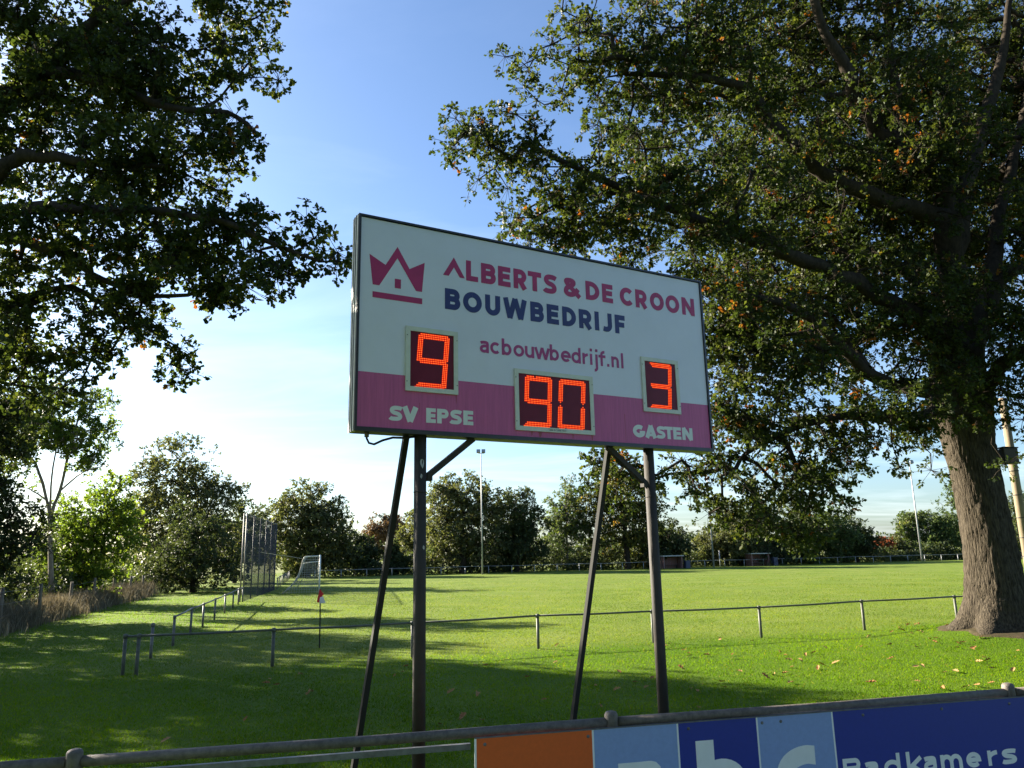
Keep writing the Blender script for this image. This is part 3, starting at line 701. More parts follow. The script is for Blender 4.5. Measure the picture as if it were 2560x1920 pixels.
# ---- the big oak on the right
OAK = (12.4, 20.7)
def oak_trunk(root):
    prof = [(-.15, 1.55, 0), (.1, 1.28, 0), (.3, 1.08, 0), (.55, .93, 0), (.9, .83, -.02), (1.4, .76, -.03), (2.2, .70, -.02), (3.2, .66, .04), (4.2, .655, .1), (4.9, .70, .16), (5.4, .80, .2), (5.8, .86, .22), (6.3, .82, .24), (7.2, .62, .26), (8.2, .47, .24)]
    n = 120
    zs = np.interp(np.linspace(0, 1, 150), np.linspace(0, 1, len(prof)), [p[0] for p in prof])
    rs = np.interp(zs, [p[0] for p in prof], [p[1] for p in prof])
    lean = np.interp(zs, [p[0] for p in prof], [p[2] for p in prof])
    th = np.arange(n) * 2 * math.pi / n
    Z, TH = np.meshgrid(zs, th, indexing='ij')
    Rr = rs[:, None] * np.ones(n) * .89
    roots = np.clip(1 - Z / .9, 0, 1) ** 1.6
    Rr = Rr * (1 + roots * (.16 * np.sin(TH * 5 + .6) + .1 * np.sin(TH * 8 + 2)))
    Rr += .035 * np.sin(TH * 3 + Z * .5) + .02 * np.sin(TH * 5 - Z * .8)
    # bark ridges, wandering and breaking up along the stem
    wob = .32 * np.sin(Z * 2.1 + TH * 3) + .22 * np.sin(Z * 5.3 - TH * 2) + .14 * np.sin(Z * 11. + TH * 7)
    ridge = np.abs(np.sin(TH * 25 + wob * 3.2)) ** .55 * (.7 + .3 * np.abs(np.sin(TH * 41 + wob * 5)))
    brk = .78 + .22 * np.sin(Z * 9 + 9 * np.sin(TH * 11) + 4 * np.sin(TH * 23))
    Rr += .055 * ridge * brk - .03
    Rr += rng.normal(size=Rr.shape) * .004
    X = OAK[0] + .05 + lean[:, None] * -1.0 + Rr * np.cos(TH); Y = OAK[1] + Rr * np.sin(TH) * .95
    V = np.stack([X - OAK[0], Y - OAK[1], Z + .1], -1).reshape(-1, 3)
    i, j = np.meshgrid(np.arange(len(zs) - 1), np.arange(n), indexing='ij')
    a = (i * n + j).ravel(); b = (i * n + (j + 1) % n).ravel()
    F = np.stack([a, b, b + n, a + n], -1)
    link('trunk', np_mesh('trunk', V, F, mBark, True), root)
build_tree('oak_tree', 'big oak tree with ridged bark, its crown filling the upper right of the view', OAK,
           [(12.4, 20.7, 0, .8), (12.4, 20.7, 3.2, .66), (12.22, 20.7, 5.6, .75), (12.2, 20.65, 8.2, .45)],
           RO_LIMBS, RO_LOBES, 4200, .5, 14, 9, .108, 'oak', None, 'obovate', 'tree', .022, .0125, mBark2, .005, .25, .7, oak_trunk, 10)

# ---- the oak whose boughs reach in from the left
build_tree('oak_tree', 'oak with dark boughs reaching in from the upper left corner', (-15.2, 13.5),
           [(-15.2, 13.5, 0, .75), (-15.1, 13.5, 2.5, .6), (-14.9, 13.5, 5, .52), (-14.68, 13.5, 6.9, .44)],
           LO_LIMBS, LO_LOBES, 640, .42, 14, 10, .1, 'oak', None, 'oak', 'tree', .006, .011, mBark2, .005, .25, .6)

# ---- trees along the left side and the far boundary
for i, t in enumerate(TREES):
    bx, by = t['base']
    top = max(l[2] + l[5] for l in t['lobes'])
    cx = sum(l[0] for l in t['lobes']) / len(t['lobes'])
    far = by > 80
    lf = t['leaf']
    if t['fork']:
        trunk = t['fork'][0]; limbs = t['fork'][1:]
    else:
        h = top * .62
        trunk = [(bx, by, -.1, t['tr'] * 1.3), (bx, by, .5, t['tr']), (bx * .75 + cx * .25, by, h * .45, t['tr'] * .8), (bx * .4 + cx * .6, by, h, t['tr'] * .35)]
        limbs = []
    if t['pal'] in ('lime', 'dark') and by < 40:     # shrub: several stems from the ground
        limbs = [[(bx, by, 0, t['tr'] * .8), (bx + dx_ * .5, by, 1.6, t['tr'] * .6), (bx + dx_ * 1.3, by - .2, 3.2, t['tr'] * .3)] for dx_ in (-1.1, 1.0, 1.8)]
    per = 8 if not far else 7
    tw = 10 if not far else 8
    nc = max(10, int(t['n'] * (2.1 if far else 1.5) / (per * tw)))
    vol = sum(4.19 * l[3] * l[4] * l[5] for l in t['lobes'])
    cr_ = min(1.6, max(.4, .62 * (vol / nc) ** (1 / 3) * 1.25))
    build_tree('broadleaf_tree', t['key'], (bx, by), trunk, limbs, t['lobes'], nc, cr_, tw, per, lf, t['pal'],
               'trees along the far boundary' if far else 'trees along the left side', 'simple', 'tree', 0, .02 if far else .012,
               mBarkPale if t['pal'] in ('light', 'birch') else mBark2, .012 if far else .006, .25, 1.2 if far else .7, None, 7, 4)
# oak standing just outside the picture on the left (it casts the shade in the foreground)
build_tree('broadleaf_tree', 'broad oak standing beyond the left edge of the lawn, outside the frame', (-22.5, 23.5),
           [(-22.5, 23.5, 0, .4), (-22.5, 23.5, 3, .33), (-22.4, 23.4, 8, .15)], [],
           [(-22.5, 23.5, 8, 3.8, 3.6, 3, 1), (-24, 22, 6, 3, 3, 2.4, 1), (-22, 22, 10.5, 3, 3, 2, 1), (-21.5, 21.0, 6, 2.6, 2.6, 2, 1), (-17.8, 22.3, 8.6, 2.5, 2.4, 2.0, 1), (-19.5, 25, 10, 2.6, 2.6, 2.2, 1), (-21, 27.5, 10.5, 2.6, 2.6, 2.4, 1)], 720, .75, 8, 7, .2, 'dark',
           'trees along the left side', 'simple', 'tree', 0, .012, mBark2, .008, .2, .9, None, 8, 4)

build_tree('broadleaf_tree', 'tall slender oak beyond the left edge of the lawn, nearer the old fence', (-25, 28.6),
           [(-25, 28.6, 0, .35), (-25, 28.6, 4, .28), (-24.8, 28.5, 9, .14)], [],
           [(-24.6, 28.4, 9.2, 3.4, 3.2, 3.2, 1), (-25.5, 29, 6, 3, 3, 2.4, 1), (-24.4, 28.2, 12, 2.6, 2.6, 1.8, 1)], 430, .75, 8, 7, .2, 'dark',
           'trees along the left side', 'simple', 'tree', 0, .012, mBark2, .008, .2, .9, None, 8, 4)
# two unseen oaks, added behind the viewer to keep sky light off the scoreboard
for bx, by in ((-7.5, -7.5), (9.5, -5.5)):
    build_tree('broadleaf_tree', 'unseen broad oak added as a sky blocker behind the viewpoint, ' + ('on the left' if bx < 0 else 'on the right'), (bx, by),
               [(bx, by, -.1, .6), (bx, by, 3.2, .42), (bx, by, 7, .25)], [],
               [(bx, by, 9.5, 8, 5.5, 4.5, 1), (bx + 2, by + 3, 7, 5, 3.8, 3, 1), (bx - 4, by - 2, 7, 5, 4, 3, 1)], 700, 1.1, 8, 7, .38, 'dark',
               'unseen oaks added behind the viewpoint to block sky light', 'simple', 'tree', 0, .012, mBark2, 0, .2, 1.2, None, 8, 4)
def scatter_leaves(name, P, leaf, pal, kind='stuff', droop=.1, up=.3):
    A = rng.normal(size=P.shape); A[:, 2] += up
    V, F, k = leaf_geo(P, A, leaf * (.6 + .8 * rng.random(len(P))), 'simple')
    o = link(name, np_mesh(name, V, F, PAL[pal], False, np.repeat(np.clip(rng.normal(.5, .22, len(P)), 0, 1), k)))
    return tag(o, kind=kind)
# distant woodland on the horizon
n = 30000
xs = rng.uniform(-300, 380, n); ys = rng.uniform(240, 280, n) + .12 * np.abs(xs)
hh = 5.6 + 1.8 * np.sin(xs * .043) + 1.6 * np.sin(xs * .11 + 2) + 1.2 * np.sin(xs * .27) + .8 * np.sin(xs * .63)
zs = hh * rng.random(n) ** .6
o = scatter_leaves('distant_woodland', np.stack([xs, ys, zs], -1), 1.3, 'dark')
tag(o, 'distant low woodland along the horizon', 'woodland')
# undergrowth at the foot of the far trees
n = 62000
t_ = rng.uniform(-28, 84, n)
hgt = np.maximum(.4, 1.9 + .9 * np.sin(t_ * .5) + .6 * (t_ < 12) + .45 * np.sin(t_ * 1.31 + 1) + .3 * np.sin(t_ * 2.9))
off = rng.uniform(3, 9, n)
P_ = np.stack([20 + (t_ - 20) * .9636 - off * .267, 101.5 + (t_ - 20) * .267 + off * .9636, hgt * rng.random(n)], -1)
o = scatter_leaves('undergrowth', P_, .3, 'dark')
tag(o, 'low dark undergrowth at the foot of the far trees', 'undergrowth')
# nettles and scrub under the trees behind the catch net and along the old fence
n = 14000
yy = rng.uniform(46, 92, n)
xx = -18.5 - .276 * (yy - 29) + rng.uniform(-6, -.3, n) - .02 * (yy - 46)
hgt = np.maximum(.2, .9 + .6 * np.sin(yy * .7) + .4 * np.sin(yy * 1.9 + xx))
o = scatter_leaves('scrub', np.stack([xx, yy, hgt * rng.random(n)], -1), .22, 'dark')
tag(o, 'dark scrub under the trees on the left side', 'scrub')

n = 26000
yy = rng.uniform(22, 62, n)
off = rng.uniform(1.2, 6.5, n)
xx = -18.5 - .276 * (yy - 29) - off
hgt = np.clip(1.7 + .9 * np.sin(yy * .63) + .6 * np.sin(yy * 1.7 + off) + .35 * (off - 3), .3, 3.4)
o = scatter_leaves('hedgerow_scrub', np.stack([xx, yy, hgt * rng.random(n) ** .8], -1), .2, 'dark')
tag(o, 'dark brambles and hedge scrub behind the old wooden fence', 'scrub')
# ------------------------------------------------------------------ grass
n = 820000
u = rng.random(n)
y0, y1 = 5.4, 78.
Yg = y0 * (y1 / y0) ** (u ** 1.12)
Xg = rng.uniform(-.82, .82, n) * (Yg + 1.5)
keep = (rng.random(n) < np.clip((78 - Yg) / 40, 0, 1)) & ((Xg - 12.4) ** 2 + (Yg - 20.7) ** 2 > 1.0 + rng.random(n) ** 2 * 2.6) & (Xg > -18.3 - .276 * (Yg - 29))
Xg, Yg = Xg[keep], Yg[keep]; n = len(Xg)
Zg = ground_z(Xg, Yg)
clump = .5 + .5 * np.sin(Xg * 3.1 + 1.3 * np.sin(Yg * 2.3)) * np.cos(Yg * 2.7 + Xg)
hb = (.017 + .021 * rng.random(n)) * (.75 + .5 * clump) * (1 + .008 * Yg)
wb = .0028 * (1 + Yg * .09)
an = rng.uniform(0, 2 * math.pi, n); ln = rng.normal(size=(n, 2)) * .55
B0 = np.stack([Xg, Yg, Zg - .004], -1)
sd = np.stack([np.cos(an), np.sin(an), np.zeros(n)], -1) * wb[:, None]
tipv = B0 + np.stack([ln[:, 0] * hb, ln[:, 1] * hb, hb], -1)
V = np.stack([B0 - sd, B0 + sd, tipv], 1).reshape(-1, 3)
patch = .5 + .28 * np.sin(Xg * .7 + np.sin(Yg * .5) * 2) * np.cos(Yg * .45)
ti = np.clip(patch + rng.normal(size=n) * .2, 0, .9); ti[rng.random(n) < .03] = 1
inside = (Yg > 19.8 + .31 * Xg + rng.normal(size=n) * .5) & (Xg > -3.5 - .242 * Yg + rng.normal(size=n) * .4)
V = V.reshape(-1, 3, 3)
for sel, nm, pal, lab in ((~inside, 'grass', 'grass', 'lush green mown grass between the near railing and the pitch'), (inside, 'pitch_grass', 'pitch', 'paler short mown grass of the football pitch')):
    Vs_ = V[sel].reshape(-1, 3)
    g_ = link(nm, np_mesh(nm, Vs_, np.arange(len(Vs_)).reshape(-1, 3), PAL[pal], False, ti[sel]))
    tag(g_, lab, 'grass', kind='stuff')

# dry tall grass along the old fence
n = 16000
Yd = rng.uniform(25, 55, n); Xd = -18.6 - .276 * (Yd - 29) + rng.normal(size=n) * .45 - .2
hd = (.45 + .6 * rng.random(n)) * (.8 + .35 * np.sin(Yd * 1.3))
an = rng.uniform(0, 2 * math.pi, n)
B0 = np.stack([Xd, Yd, np.zeros(n)], -1)
sd = np.stack([np.cos(an), np.sin(an), np.zeros(n)], -1) * .014
ln = rng.normal(size=(n, 2)) * .28
md = B0 + np.stack([ln[:, 0] * hd * .35, ln[:, 1] * hd * .35, hd * .6], -1)
tp_ = B0 + np.stack([ln[:, 0] * hd, ln[:, 1] * hd, hd], -1)
V = np.stack([B0 - sd, B0 + sd, md + sd * .8, tp_, md - sd * .8], 1).reshape(-1, 3)
b5 = np.arange(n)[:, None] * 5
F = np.concatenate([b5 + np.array([[0, 1, 2, 4]]), b5 + np.array([[4, 2, 3, 3]])])
F = np.concatenate([np.concatenate([b5 + np.array([[0, 1, 2]]), b5 + np.array([[0, 2, 4]]), b5 + np.array([[4, 2, 3]])])])
o = link('dry_grass', np_mesh('dry_grass', V, F, PAL['straw'], False, np.tile(rng.random(n), 3)))
tag(o, 'tall dry straw coloured grass along the old wooden fence', 'dry grass', kind='stuff')

# bare soil round the big oak
sm = MB()
ring = []
nr, na = 7, 40
vv = []
for i in range(nr):
    for k in range(na):
        a = 2 * math.pi * k / na
        rad_ = (.7 + i * .115) * (1 + (i / nr) * .22 * math.sin(a * 3 + 1) + .12 * (i / nr) * math.sin(a * 7))
        x, y = 12.4 + rad_ * math.cos(a), 20.7 + rad_ * math.sin(a)
        z = float(ground_z(x, y)) + .05 * (1 - i / (nr - 1)) + (.006 if i < nr - 1 else -.02) + random.uniform(0, .025) * (i < nr - 1)
        vv.append((x, y, z))
sm.add(vv, [(i * na + k, i * na + (k + 1) % na, (i + 1) * na + (k + 1) % na, (i + 1) * na + k) for i in range(nr - 1) for k in range(na)])
sm.f = [tuple(reversed(f)) for f in sm.f]
o = sm.build('soil_patch', mSoil, None, True); tag(o, kind='structure')

# ------------------------------------------------------------------ lettering (flat vinyl letters drawn as strokes)
def arc(cx, cy, rx, ry, a0, a1, n=14):
    return [(cx + rx * math.cos(R(a0 + (a1 - a0) * i / n)), cy + ry * math.sin(R(a0 + (a1 - a0) * i / n))) for i in range(n + 1)]
def bez(p0, p1, p2, p3, n=10):
    return [tuple(p0[k] * (1 - t) ** 3 + 3 * p1[k] * t * (1 - t) ** 2 + 3 * p2[k] * t * t * (1 - t) + p3[k] * t ** 3 for k in (0, 1)) for t in [i / n for i in range(n + 1)]]

def glyph(ch, W, Hc, w):
    """strokes (centre lines) of a letter in a box W wide, Hc high with stroke w"""
    h = w / 2
    x0, x1, yb, yt = h, W - h, h, Hc - h
    if ch == 'L': return [[(x0, Hc), (x0, yb), (W, yb)]]
    if ch == 'E': return [[(W, yt), (x0, yt), (x0, yb), (W, yb)], [(x0, Hc * .51), (W * .93, Hc * .51)]]
    if ch == 'F': return [[(W, yt), (x0, yt), (x0, 0)], [(x0, Hc * .48), (W * .92, Hc * .48)]]
    if ch == 'T': return [[(0, yt), (W, yt)], [(W / 2, yt), (W / 2, 0)]]
    if ch == 'I': return [[(W / 2, Hc), (W / 2, 0)]]
    if ch == 'J':
        r = (x1 - x0) * .62
        return [[(x1, Hc), (x1, yb + r)] + arc(x1 - r, yb + r, r, r, 0, -90)[1:] + [(x1 - r - .1 * W, yb), (0.02, yb + .03 * Hc)]]
    if ch == 'B':
        ym = Hc * .52; ru = (yt - ym) / 2; rl = (ym - yb) / 2
        return [[(x0, ym), (x1 - rl, ym)] + arc(x1 - rl, ym - rl, rl, rl, 90, -90)[1:] + [(x0, yb), (x0, yt), (x1 - ru * 1.18, yt)] + arc(x1 - ru * 1.18, yt - ru, ru, ru, 90, -90)[1:]]
    if ch == 'D':
        rx = (x1 - x0) * .72
        return [[(x0, 0.0), (x0, Hc)], [(x0, yt), (x1 - rx, yt)] + arc(x1 - rx, Hc / 2, rx, Hc / 2 - h, 90, -90, 20)[1:] + [(x0, yb)]]
    if ch == 'R':
        ym = Hc * .42; ru = (yt - ym) / 2; xm = W * .93 - h
        return [[(x0, 0), (x0, Hc)], [(x0, yt), (xm - ru, yt)] + arc(xm - ru, yt - ru, ru, ru, 90, -90)[1:] + [(x0, ym)], [(W * .45, ym), (W - h * 1.15, 0)]]
    if ch == 'S':
        c = W / 2; q = Hc
        return [[(W * .93, q * .80)] + bez((W * .93 - h * .3, q * .82), (W * .82, yt), (c + .06 * W, yt), (c, yt))[1:] + bez((c, yt), (x0 - .06 * W, yt), (x0 - .06 * W, q * .56), (c, q * .51))[1:]
                + bez((c, q * .51), (x1 + .08 * W, q * .45), (x1 + .08 * W, yb), (c, yb))[1:] + bez((c, yb), (W * .25, yb), (W * .14, q * .13), (W * .06, q * .21))[1:]]
    if ch == '&':
        return [[(W, .03 * Hc), (W * .22, Hc * .70)] + bez((W * .22, Hc * .70), (W * .08, Hc * .86), (W * .24, yt), (W * .42, yt))[1:] + bez((W * .42, yt), (W * .66, yt), (W * .72, Hc * .72), (W * .48, Hc * .61))[1:]
                + bez((W * .48, Hc * .61), (W * .26, Hc * .5), (x0, Hc * .44), (x0, Hc * .27))[1:] + bez((x0, Hc * .27), (x0, yb * .9), (W * .62, -.02 * Hc), (W * .9, Hc * .46))[1:]]
    if ch == 'C': return [arc(W * .54, Hc / 2, W * .54 - h, Hc / 2 - h, 42, 318, 26)]
    if ch == 'O': return [arc(W / 2, Hc / 2, W / 2 - h, Hc / 2 - h, 90, 450, 32)]
    if ch == 'N': return [[(x0, 0), (x0, Hc)], [(x0 * 1.15, Hc - .02), (x1 - x0 * .15, 0.02)], [(x1, 0), (x1, Hc)]]
    if ch == 'U':
        r = x1 - x0
        return [[(x0, Hc), (x0, yb + r / 2)] + arc(W / 2, yb + r / 2, r / 2, r / 2, 180, 360, 18)[1:] + [(x1, Hc)]]
    if ch == 'W': return [[(h * .9, Hc), (W * .27, 0)], [(W * .27, 0), (W * .5, Hc)], [(W * .5, Hc), (W * .73, 0)], [(W * .73, 0), (W - h * .9, Hc)]]
    # heavy capitals (SV EPSE / GASTEN): asked for with a leading '!'
    if ch[0] == '!':
        c = ch[1]; v = w * 1.32; hh = w; hv = v / 2; q = hh / 2
        if c == 'E': return [([(hv, 0), (hv, Hc)], v), ([(v, Hc - q), (W, Hc - q)], hh), ([(v, Hc / 2), (W * .95, Hc / 2)], hh * .92), ([(v, q), (W, q)], hh)]
        if c == 'T': return [([(0, Hc - q), (W, Hc - q)], hh), ([(W / 2, Hc - hh), (W / 2, 0)], v)]
        if c == 'P': 
            ry = Hc * .32 - q
            return [([(hv, 0), (hv, Hc)], v), ([(v, Hc - q), (W - ry - hv, Hc - q)] + arc(W - ry - hv * .85, Hc - q - ry, ry, ry, 90, -90)[1:] + [(v, Hc - q - 2 * ry)], hh)]
        if c == 'V': return [([(hv * 1.1, Hc), (W * .5, 0)], v * 1.1), ([(W * .5, 0), (W - hv * 1.1, Hc)], v * 1.1)]
        if c == 'A': return [([(hv * 1.1, 0), (W * .5, Hc)], v * 1.1), ([(W * .5, Hc), (W - hv * 1.1, 0)], v * 1.1), ([(W * .25, Hc * .24), (W * .75, Hc * .24)], hh * .8)]
        if c == 'N': return [([(hv, 0), (hv, Hc)], v), ([(hv, Hc - .004), (W - hv, .004)], v), ([(W - hv, 0), (W - hv, Hc)], v)]
        if c == 'S': return [(st, hh * 1.05) for st in glyph('S', W, Hc, hh * 1.05)]
        if c == 'G': return [(arc(W * .52, Hc / 2, W * .52 - hv, Hc / 2 - hv, 48, 335, 24), v), ([(W * .55, Hc * .42), (W, Hc * .42)], hh * .85)]
    # lower case: Hc is the x-height, ascender 1.42 of it
    As = Hc * 1.4
    if ch == 'o': return [arc(W / 2, Hc / 2, W / 2 - h, Hc / 2 - h, 90, 450, 28)]
    if ch == 'c': return [arc(W * .54, Hc / 2, W * .54 - h, Hc / 2 - h, 45, 315, 22)]
    if ch == 'b': return [[(x0, 0), (x0, As)], arc(W / 2, Hc / 2, W / 2 - h, Hc / 2 - h, 180, 540, 28)]
    if ch == 'd': return [[(x1, 0), (x1, As)], arc(W / 2, Hc / 2, W / 2 - h, Hc / 2 - h, 0, 360, 28)]
    if ch == 'e': return [[(x0, Hc * .5), (x1, Hc * .5)] + arc(W / 2, Hc / 2, W / 2 - h, Hc / 2 - h, 0, 318, 26)[0:]]
    if ch == 'u':
        r = x1 - x0
        return [[(x0, Hc), (x0, yb + r / 2)] + arc(W / 2, yb + r / 2, r / 2, r / 2, 180, 360, 16)[1:], [(x1, Hc), (x1, 0)]]
    if ch == 'n':
        r = x1 - x0
        return [[(x0, 0), (x0, Hc)], arc(W / 2, yt - r / 2, r / 2, r / 2, 180, 0, 16) + [(x1, 0)]]
    if ch == 'm':
        r = (x1 - x0) / 2; xm = (x0 + x1) / 2
        return [[(x0, 0), (x0, Hc)], arc(x0 + r / 2, yt - r / 2, r / 2, r / 2, 180, 0, 12) + [(xm, 0)], arc(xm + r / 2, yt - r / 2, r / 2, r / 2, 180, 0, 12) + [(x1, 0)]]
    if ch == 'w': return [[(h * .8, Hc), (W * .28, 0)], [(W * .28, 0), (W * .5, Hc)], [(W * .5, Hc), (W * .72, 0)], [(W * .72, 0), (W - h * .8, Hc)]]
    if ch == 'r': return [[(x0, 0), (x0, Hc)], [(x0, Hc * .55)] + arc(W, Hc * .5, W - x0, Hc * .5 - h, 165, 95, 8)]
    if ch == 'i': return [[(W / 2, Hc), (W / 2, 0)], [(W / 2, Hc * 1.22), (W / 2, Hc * 1.22 + w)]]
    if ch == 'j': return [[(x1, Hc), (x1, -Hc * .22)] + arc(x1 - Hc * .22, -Hc * .22, Hc * .22, Hc * .22, 0, -100, 8)[1:], [(x1, Hc * 1.22), (x1, Hc * 1.22 + w)]]
    if ch == 'f': return [[(W * .42, 0), (W * .42, As - h - W * .3)] + arc(W * .42 + W * .36, As - h - W * .3, W * .36, W * .3, 180, 80, 8)[1:], [(0, Hc - h), (W * .95, Hc - h)]]
    if ch == 'l': return [[(W / 2, 0), (W / 2, As)]]
    if ch == 'k': return [[(x0, 0), (x0, As)], [(x0 + h * .5, Hc * .36), (W - h, Hc)], [(x0 + w * .9, Hc * .52), (W - h * .8, 0)]]
    if ch == '.': return [[(W / 2, 0), (W / 2, w)]]
    if ch == 'a':
        return [[(W * .1, Hc * .80)] + bez((W * .1, Hc * .80), (W * .25, yt), (W * .38, yt), (W * .5, yt))[1:] + bez((W * .5, yt), (W * .85, yt), (x1, Hc * .85), (x1, Hc * .6))[1:] + [(x1, 0)],
                [(x1, Hc * .57)] + bez((x1, Hc * .57), (W * .5, Hc * .60), (x0, Hc * .56), (x0, Hc * .3))[1:] + bez((x0, Hc * .3), (x0, yb * .8), (W * .7, yb * .3), (x1, Hc * .3))[1:]]
    if ch == 's':
        return glyph('S', W, Hc, w)
    return []

def ribbon(pts, w):
    """2-D strip of width w along pts with mitred joins; returns left and right rows"""
    P = [Vector((p[0], p[1])) for i, p in enumerate(pts) if i == 0 or (Vector(p) - Vector(pts[i - 1])).length > 1e-5]
    closed = (P[0] - P[-1]).length < 1e-4
    L_, Rr = [], []
    for i in range(len(P)):
        a = P[i] - P[i - 1] if i > 0 else (P[-1] - P[-2] if closed else None)
        b = P[i + 1] - P[i] if i < len(P) - 1 else (P[1] - P[0] if closed else None)
        na = Vector((-a.y, a.x)).normalized() if a is not None else None
        nb = Vector((-b.y, b.x)).normalized() if b is not None else None
        if na is None: nrm, k = nb, 1
        elif nb is None: nrm, k = na, 1
        else:
            nrm = na + nb
            if nrm.length < .2: nrm, k = nb, 1
            else:
                nrm.normalize(); k = min(2.2, 1 / max(.3, nrm.dot(na)))
        L_.append(P[i] + nrm * k * w / 2); Rr.append(P[i] - nrm * k * w / 2)
    return L_, Rr

def letter_mesh(mb, put, ch, u0, u1, v0, Hc, w):
    for si, st in enumerate(glyph(ch, u1 - u0, Hc, w)):
        sw = w
        if isinstance(st, tuple): st, sw = st
        L_, Rr = ribbon(st, sw)
        V = []
        for i, (a, b) in enumerate(zip(L_, Rr)):     # each stroke climbs a hair so that crossing strokes never share a plane
            t = .0008 * si + .0007 * i / max(1, len(L_) - 1)
            V += [put(u0 + a.x, v0 + a.y, t), put(u0 + b.x, v0 + b.y, t)]
        mb.add(V, [(2 * i, 2 * i + 1, 2 * i + 3, 2 * i + 2) for i in range(len(L_) - 1)])

def heavy_letters(mb, put, items, v0f, Hc, off):
    """heavy capitals cut from the built-in face, fitted to (letter, u0, u1); v0f(u) is the base line"""
    for ch, ua, ub in items:
        c = D.curves.new('t', 'FONT'); c.body = ch; c.offset = off; c.resolution_u = 4
        ob = D.objects.new('t', c); col.objects.link(ob)
        dg = bpy.context.evaluated_depsgraph_get()
        me = D.meshes.new_from_object(ob.evaluated_get(dg))
        xs_ = [v.co.x for v in me.vertices]; ys_ = [v.co.y for v in me.vertices]
        sx = (ub - ua) / (max(xs_) - min(xs_)); sy = Hc / (max(ys_) - min(ys_))
        vb = v0f((ua + ub) / 2)
        mb.add([put(ua + (v.co.x - min(xs_)) * sx, vb + (v.co.y - min(ys_)) * sy, 0) for v in me.vertices], [tuple(p.vertices) for p in me.polygons])
        D.objects.remove(ob); D.curves.remove(c); D.meshes.remove(me)

# ------------------------------------------------------------------ scoreboard
BA = Vector((-1.572, 7.5, 0)); ba = R(29.377)
BD = Vector((math.cos(ba), math.sin(ba), 0)); BN = Vector((BD.y, -BD.x, 0)); BZ = Vector((0, 0, 1))
ZB, BH, BL = 3.563, 2.312, 4.75
TH = .19
def bp(u, v, t=0.): return BA + BD * u + BN * t + BZ * (ZB + v)
sb = empty('scoreboard', BA + BD * 2.3 - BN * .1, 'white and pink scoreboard with red digits on two posts', 'scoreboard')
def bbox(mb, u0, u1, v0, v1, t0, t1):
    return mb.box(bp((u0 + u1) / 2, (v0 + v1) / 2, (t0 + t1) / 2), BD * ((u1 - u0) / 2), BZ * ((v1 - v0) / 2), BN * ((t1 - t0) / 2))
PINKV = .61
bbox(MB(), .03, BL - .03, .03, BH - .03, -TH + .01, -.012).build('cabinet', mFrameDark, sb)
bbox(MB(), .031, BL - .031, PINKV, BH - .031, -.011, -.006).build('upper_panel', mWhite, sb)
bbox(MB(), .031, BL - .031, .031, PINKV - .001, -.011, -.006).build('lower_panel', mPink, sb)
F0 = -.0055
# cabinet edge profiles: bright aluminium side faces, dark front lips
bbox(MB(), -.002, .029, 0, BH, -TH, -.021).build('side_profile', mAlu, sb)
sp = MB(); bbox(sp, -.008, -.003, .0, BH, -.075, -.06); bbox(sp, -.008, -.003, 0, BH, -.13, -.12); sp.build('profile_groove', mFrameDark, sb)
bbox(MB(), BL - .029, BL + .002, 0, BH, -TH, -.021).build('side_profile', mAlu, sb)
bbox(MB(), .03, BL - .03, BH - .029, BH + .001, -TH, -.021).build('top_profile', mFrameDark, sb)
bbox(MB(), .03, BL - .03, -.001, .029, -TH, -.021).build('bottom_profile', mFrameDark, sb)
lip = MB(); bbox(lip, 0, .026, 0, BH, -.02, .012); bbox(lip, BL - .026, BL, 0, BH, -.02, .012); bbox(lip, .0265, BL - .0265, BH - .022, BH, -.02, .012); bbox(lip, .0265, BL - .0265, 0, .045, -.02, .012)
lip.build('front_frame', mFrameDark, sb)
put = lambda u, v, t=0: bp(u, v, F0 + .0012 + t)
# crown emblem with a house cut out of it
mb = MB()
mb.add([put(*p) for p in [(.125, 1.881), (.166, 1.549), (.238, 1.549), (.436, 1.884), (.435, 2.014), (.304, 1.787)]], [(0, 1, 2, 5), (2, 3, 4, 5)])
mb.add([put(*p) for p in [(.436, 1.884), (.649, 1.549), (.719, 1.549), (.749, 1.887), (.574, 1.786), (.435, 2.014)]], [(0, 1, 4, 5), (1, 2, 3, 4)])
mb.add([put(*p) for p in [(.409, 1.651), (.478, 1.651), (.478, 1.547), (.409, 1.547)]], [(3, 2, 1, 0)])
mb.add([put(*p) for p in [(.166, 1.475), (.722, 1.475), (.722, 1.41), (.166, 1.41)]], [(3, 2, 1, 0)])
mb.build('crown_emblem', mCrimson, sb)
# first line
mb = MB()
mb.add([put(*p) for p in [(.966, 1.785), (1.098, 2.012), (1.232, 1.785), (1.169, 1.785), (1.099, 1.893), (1.035, 1.785)]], [(0, 5, 4, 1), (1, 4, 3, 2)])
L1 = [('L', 1.247, 1.397), ('B', 1.435, 1.624), ('E', 1.653, 1.816), ('R', 1.856, 2.041), ('T', 2.05, 2.232), ('S', 2.262, 2.449), ('&', 2.546, 2.774), ('D', 2.864, 3.068), ('E', 3.11, 3.273), ('C', 3.382, 3.591), ('R', 3.628, 3.822), ('O', 3.862, 4.09), ('O', 4.119, 4.35), ('N', 4.395, 4.61)]
for c_, a, b in L1: letter_mesh(mb, put, c_, a, b, 1.765 + (a - 1.2) * .0105, .24, .062)
o = mb.build('sponsor_lettering', mCrimson, sb)
mb = MB()
L2 = [('B', .988, 1.174), ('O', 1.207, 1.44), ('U', 1.482, 1.674), ('W', 1.715, 2.022), ('B', 2.071, 2.254), ('E', 2.295, 2.461), ('D', 2.511, 2.705), ('R', 2.748, 2.944), ('I', 2.977, 3.045), ('J', 3.088, 3.238), ('F', 3.283, 3.438)]
